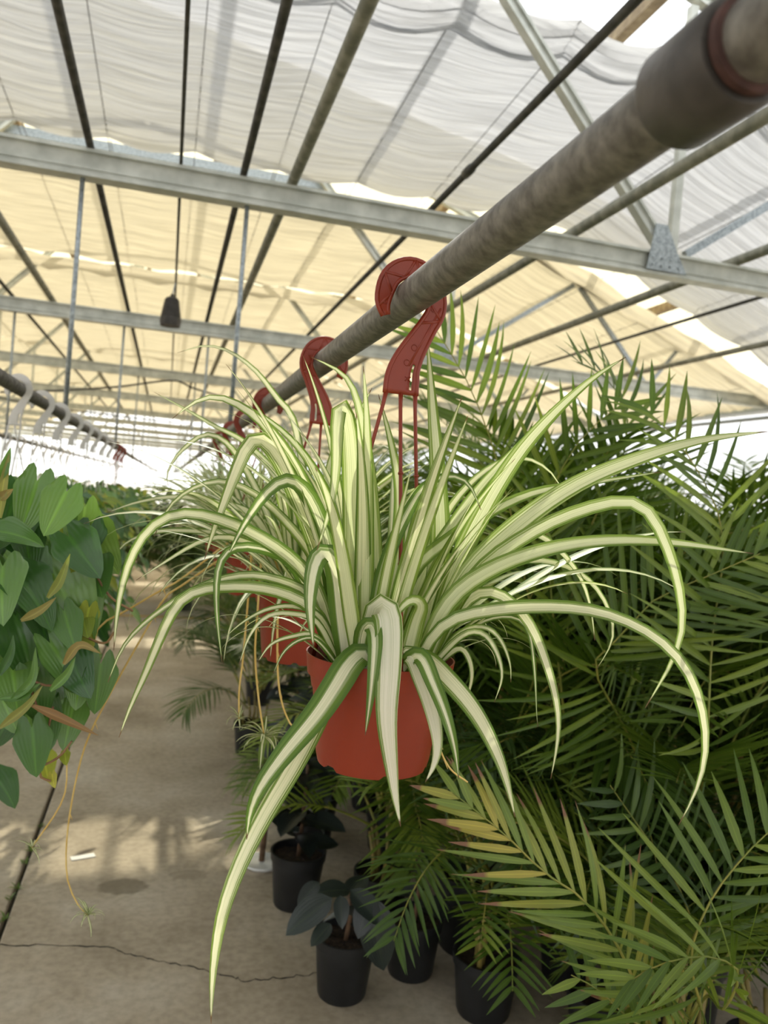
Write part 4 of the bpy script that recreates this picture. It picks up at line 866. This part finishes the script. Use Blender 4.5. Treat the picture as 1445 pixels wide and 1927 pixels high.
pB.grow(12, 1.2, .33, dmin=1.75, keep=right_of(.9)); pB.grow(12, .85, .3, el=(.4, 1.1), z0=.4, dmin=1.7, keep=right_of(.85))
pB.finish()
pC = Palm(1.12, 2.55, 'tall areca palm right behind the nearest spider plant, frond rising beside its hook', GP, .15, cane_h=.6)
pC.traced([(1010, 1250, 2.3), (980, 1050, 2.2), (930, 850, 2.1), (880, 720, 2.05), (815, 612, 2.0)], .30, 28, ang=(.45, .9), start=.5, upv=.1, norm=Vector((-.3, -1, .6)))
pC.traced([(1050, 1300, 2.4), (1090, 1050, 2.35), (1180, 830, 2.3), (1150, 720, 2.3), (1085, 682, 2.3)], .28, 22, start=.55, norm=Vector((.2, -.7, .8)))
pC.traced([(1060, 1400, 2.3), (1040, 1150, 2.2), (1030, 960, 2.15), (1090, 830, 2.1), (1170, 760, 2.1)], .30, 22, start=.45, norm=Vector((0, -1, .7)))
pC.grow(11, 1.3, .33, dmin=1.85, keep=right_of(.62), el=(1.0, 1.5)); pC.grow(14, .95, .3, el=(.4, 1.1), z0=.4, dmin=1.75, keep=right_of(.6))
pC.finish()
def areca(x, y, label, n, L_=1.35, leafl=.33, mat='palm', xr=.6, dmin=1.9, **k):
    p = Palm(x, y, label, GP, .15, mat=mat, cane_h=.6, canes=k.pop('canes', 8)); p.grow(int(n * 1.7), L_, leafl * 1.08, k_=1.10, dmin=dmin, keep=right_of(xr), **k); p.grow(n, L_ * .75, leafl, el=(.45, 1.15), droop=(.7, 1.5), z0=.45, dmin=dmin, keep=right_of(xr)); p.finish(); return p
areca(2.15, 2.45, 'areca palm at the right edge, upright fronds reaching the roof pipes', 12, 1.45, xr=1.1)
areca(1.75, 2.95, 'dense areca palm behind the long drooping fronds on the right', 13, 1.45, xr=.9)
areca(2.75, 3.1, 'areca palm far right, against the sloping curtain', 12, 1.5, xr=1.2)
areca(1.2, 3.4, 'areca palm in the second row, behind the palm beside the hook', 13, 1.4, xr=.72)
areca(2.1, 3.8, 'areca palm in the third row, between the dense palm and the truss', 11, 1.5, xr=1)
areca(3.2, 4.1, 'pale areca palm in the third row at the far right', 10, 1.5, xr=1.2)
areca(1.15, 4.4, 'areca palm along the aisle behind the second spider plant', 11, 1.35, xr=.75)
areca(2.6, 5.0, 'areca palm in the back row under the second truss', 9, 1.5, xr=1)
areca(4.1, 5.2, 'rightmost areca palm of the back row', 9, 1.5, xr=1)
areca(1.5, 5.5, 'areca palm in the back row near the aisle', 9, 1.4, xr=.8)
# low parlour palms at the feet of the arecas
GL = 'low bushy palms at the aisle edge'
def low(x, y, label, n, L_, leafl, xr=.15, mat='palm', dmin=1.75, width=.013, **k):
    p = Palm(x, y, label, GL, .10, mat=mat, canes=5, cane_h=.2); p.grow(n, L_, leafl, el=(.5, 1.35), droop=(.9, 1.7), dmin=dmin, keep=right_of(xr), nl=22, width=width, **k); p.finish(); return p
low(1.02, 2.2, 'low bushy palm right of the black pot, arching light green fronds', 18, .66, .18, .52)
low(.84, 2.74, 'low bushy palm behind the black pot, fronds over the aisle', 18, .62, .18, .24)
low(1.02, 3.3, 'low bushy palm with fronds under the nearest terracotta pot', 20, .7, .2, .35)
low(1.28, 1.98, 'low bushy palm in deep shade among the arecas', 24, .7, .2, .9)
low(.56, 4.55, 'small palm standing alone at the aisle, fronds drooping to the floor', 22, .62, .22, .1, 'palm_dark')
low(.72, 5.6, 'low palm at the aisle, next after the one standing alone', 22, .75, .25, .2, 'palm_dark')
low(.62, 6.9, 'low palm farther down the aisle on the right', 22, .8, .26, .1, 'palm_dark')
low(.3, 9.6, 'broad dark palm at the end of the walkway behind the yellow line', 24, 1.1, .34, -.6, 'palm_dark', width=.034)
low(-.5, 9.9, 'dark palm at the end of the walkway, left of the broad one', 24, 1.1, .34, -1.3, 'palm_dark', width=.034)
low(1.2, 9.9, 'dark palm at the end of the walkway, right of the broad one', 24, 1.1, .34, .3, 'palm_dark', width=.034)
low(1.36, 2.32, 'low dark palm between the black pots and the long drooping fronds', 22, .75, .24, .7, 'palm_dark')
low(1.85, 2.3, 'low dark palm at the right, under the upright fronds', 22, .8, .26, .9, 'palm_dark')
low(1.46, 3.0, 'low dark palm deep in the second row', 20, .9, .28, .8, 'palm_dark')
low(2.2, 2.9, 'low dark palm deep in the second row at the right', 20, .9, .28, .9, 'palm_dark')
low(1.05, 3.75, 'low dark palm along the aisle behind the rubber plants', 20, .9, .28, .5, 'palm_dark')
low(1.6, 1.72, 'low palm in the lower right corner under the yellowing frond', 20, .55, .17, .9, dmin=1.5)

# ------------------------------------------------------------------ rubber plants in black pots
def oval_mesh(bend):
    v = []; uv = []; f = []; n, c_ = 8, 5
    for i in range(n + 1):
        t = i / n; wd = .27 * math.sin(math.pi * min(1, t ** .85)) ** .7 + .004
        for c in range(c_): s = c / (c_ - 1) * 2 - 1; v.append((t, s * wd, .3 * abs(s) * wd - bend * t * t)); uv.append((s * .5 + .5, t))
    for i in range(n):
        for c in range(c_ - 1): a = i * c_ + c; f.append((a, a + 1, a + c_ + 1, a + c_))
    me = mesh('oval_leaf', v, f, uv); me.polygons.foreach_set('use_smooth', [True] * len(me.polygons)); me.materials.append(M['rubber']); return me
OVAL = [oval_mesh(b_) for b_ in (.05, .18, .32)]
def rubber(x, y, label, h, n, size, pot=.092, xr=None, traced=()):
    o = thing('rubber_plant', (x, y, 0), label, 'plant', 'rubber plants in black pots'); ph = pot * 1.95
    b = MB(); b.lathe([(0, 0), (pot * .74, 0), (pot * .78, .008), (pot * .95, ph - .03), (pot, ph - .028), (pot * 1.02, ph), (pot * .95, ph), (pot * .92, ph - .05)], 32); shade_auto(b.build('pot', 'plastic_black', o)); soil(o, pot * .93, ph - .025)
    b = MB(); b.tube([(0, 0, ph - .03), (.01, 0, ph + h * .5), (0, .01, ph + h)], [.008, .007, .004], 8); b.build('stem', 'trunk', o, True)
    def put(p, dr, nr, sz):
        q = bpy.data.objects.new('leaf', random.choice(OVAL)); COL.objects.link(q); q.parent = o; X = dr.normalized(); Zv = (nr - X * nr.dot(X)).normalized(); mm = Matrix((X, Zv.cross(X), Zv)).transposed().to_4x4() @ Matrix.Diagonal((sz, sz, sz, 1)); mm.translation = p; q.matrix_local = mm
    for i in range(n):
        a = i * 2.4 + random.uniform(-.3, .3); u = (i + .5) / n; z = ph + .02 + h * u; dn = -.9 if u < .35 else -.2
        put(Vector((0, 0, z)), Vector((math.cos(a), math.sin(a), random.uniform(dn, .5))), Vector((0, 0, 1)) + Vector((random.uniform(-.3, .3), random.uniform(-.6, 0), 0)), size * random.uniform(.8, 1.15))
    for (x0, y0, x1, y1, d) in traced:
        p = at(x0, y0, d=d); q = at(x1, y1, d=d - .06); put(p - o.location, q - p, TOCAM(p) * .7 + Vector((0, 0, .7)), (q - p).length)
    return o
random.seed(71)
b0 = at(642, 1868, Z=0)
rubber(b0.x, b0.y, 'rubber plant in a black pot, front one, big dark leaf reaching over the aisle', .12, 5, .13, .094, traced=((625, 1690, 535, 1752, 2.2), (640, 1685, 645, 1740, 2.15), (622, 1738, 585, 1780, 2.2), (690, 1690, 735, 1830, 2.25), (700, 1680, 672, 1765, 2.2), (660, 1675, 720, 1730, 2.2), (600, 1660, 560, 1700, 2.35)))
rubber(.86, 2.42, 'rubber plant in a black pot, half hidden right of the front one', .2, 7, .15)
rubber(.56, 2.88, 'tall rubber plant with blackish leaves behind the front black pot', .5, 30, .17, .1)
rubber(.72, 3.42, 'rubber plant with blackish leaves, second behind the front pot', .55, 26, .17, .1)
rubber(.70, 4.0, 'rubber plant with blackish leaves, farthest of the dark-leaved row', .5, 22, .17, .1)

# ------------------------------------------------------------------ small things on the floor
p = at(156, 1612, Z=.003); o = MB().box((-.045, -.016, 0), (.045, .016, .003)).build('plant_tag', 'white'); o.location = (p.x, p.y, .001); o.rotation_euler = (0, 0, .32); tag(o, 'small white plastic plant tag lying on the concrete', 'tag')
p = at(492, 1628, Z=0); b = MB(); b.lathe([(0, .004), (.062, .004), (.075, .018), (.079, .018), (.066, 0), (0, 0)], 24); o = b.build('saucer', 'white', None, True); o.location = (p.x, p.y, .001); tag(o, 'shallow white plant saucer on the floor by the dark-leaved plants', 'saucer')
p = at(492, 1622, Z=0); b = MB(); b.tube([(0, 0, 0), (.005, 0, .2), (0, 0, .42)], [.012, .011, .010], 8); o = b.build('wooden_stake', 'trunk', None, True); o.location = (p.x, p.y, .006); tag(o, 'brown wooden stake standing in the white saucer', 'stake')
WL = ['weed tuft in the floor joint, %s from the camera' % s for s in ORD]
for i, (x, y) in enumerate(((8, 1730), (20, 1690), (32, 1672), (48, 1625), (58, 1600), (76, 1555))):
    p = at(x, y, Z=0); o = thing('weed_tuft', (p.x, p.y, 0), WL[i], 'weed', 'weeds in the floor joint')
    for k in range(9):
        q = grow_leaf(o, (random.uniform(-.008, .008), random.uniform(-.012, .012), 0), random.uniform(0, 6.28), random.uniform(.3, 1.2), random.uniform(.015, .035), .6, .008, 'weed', n=5, cols=3)
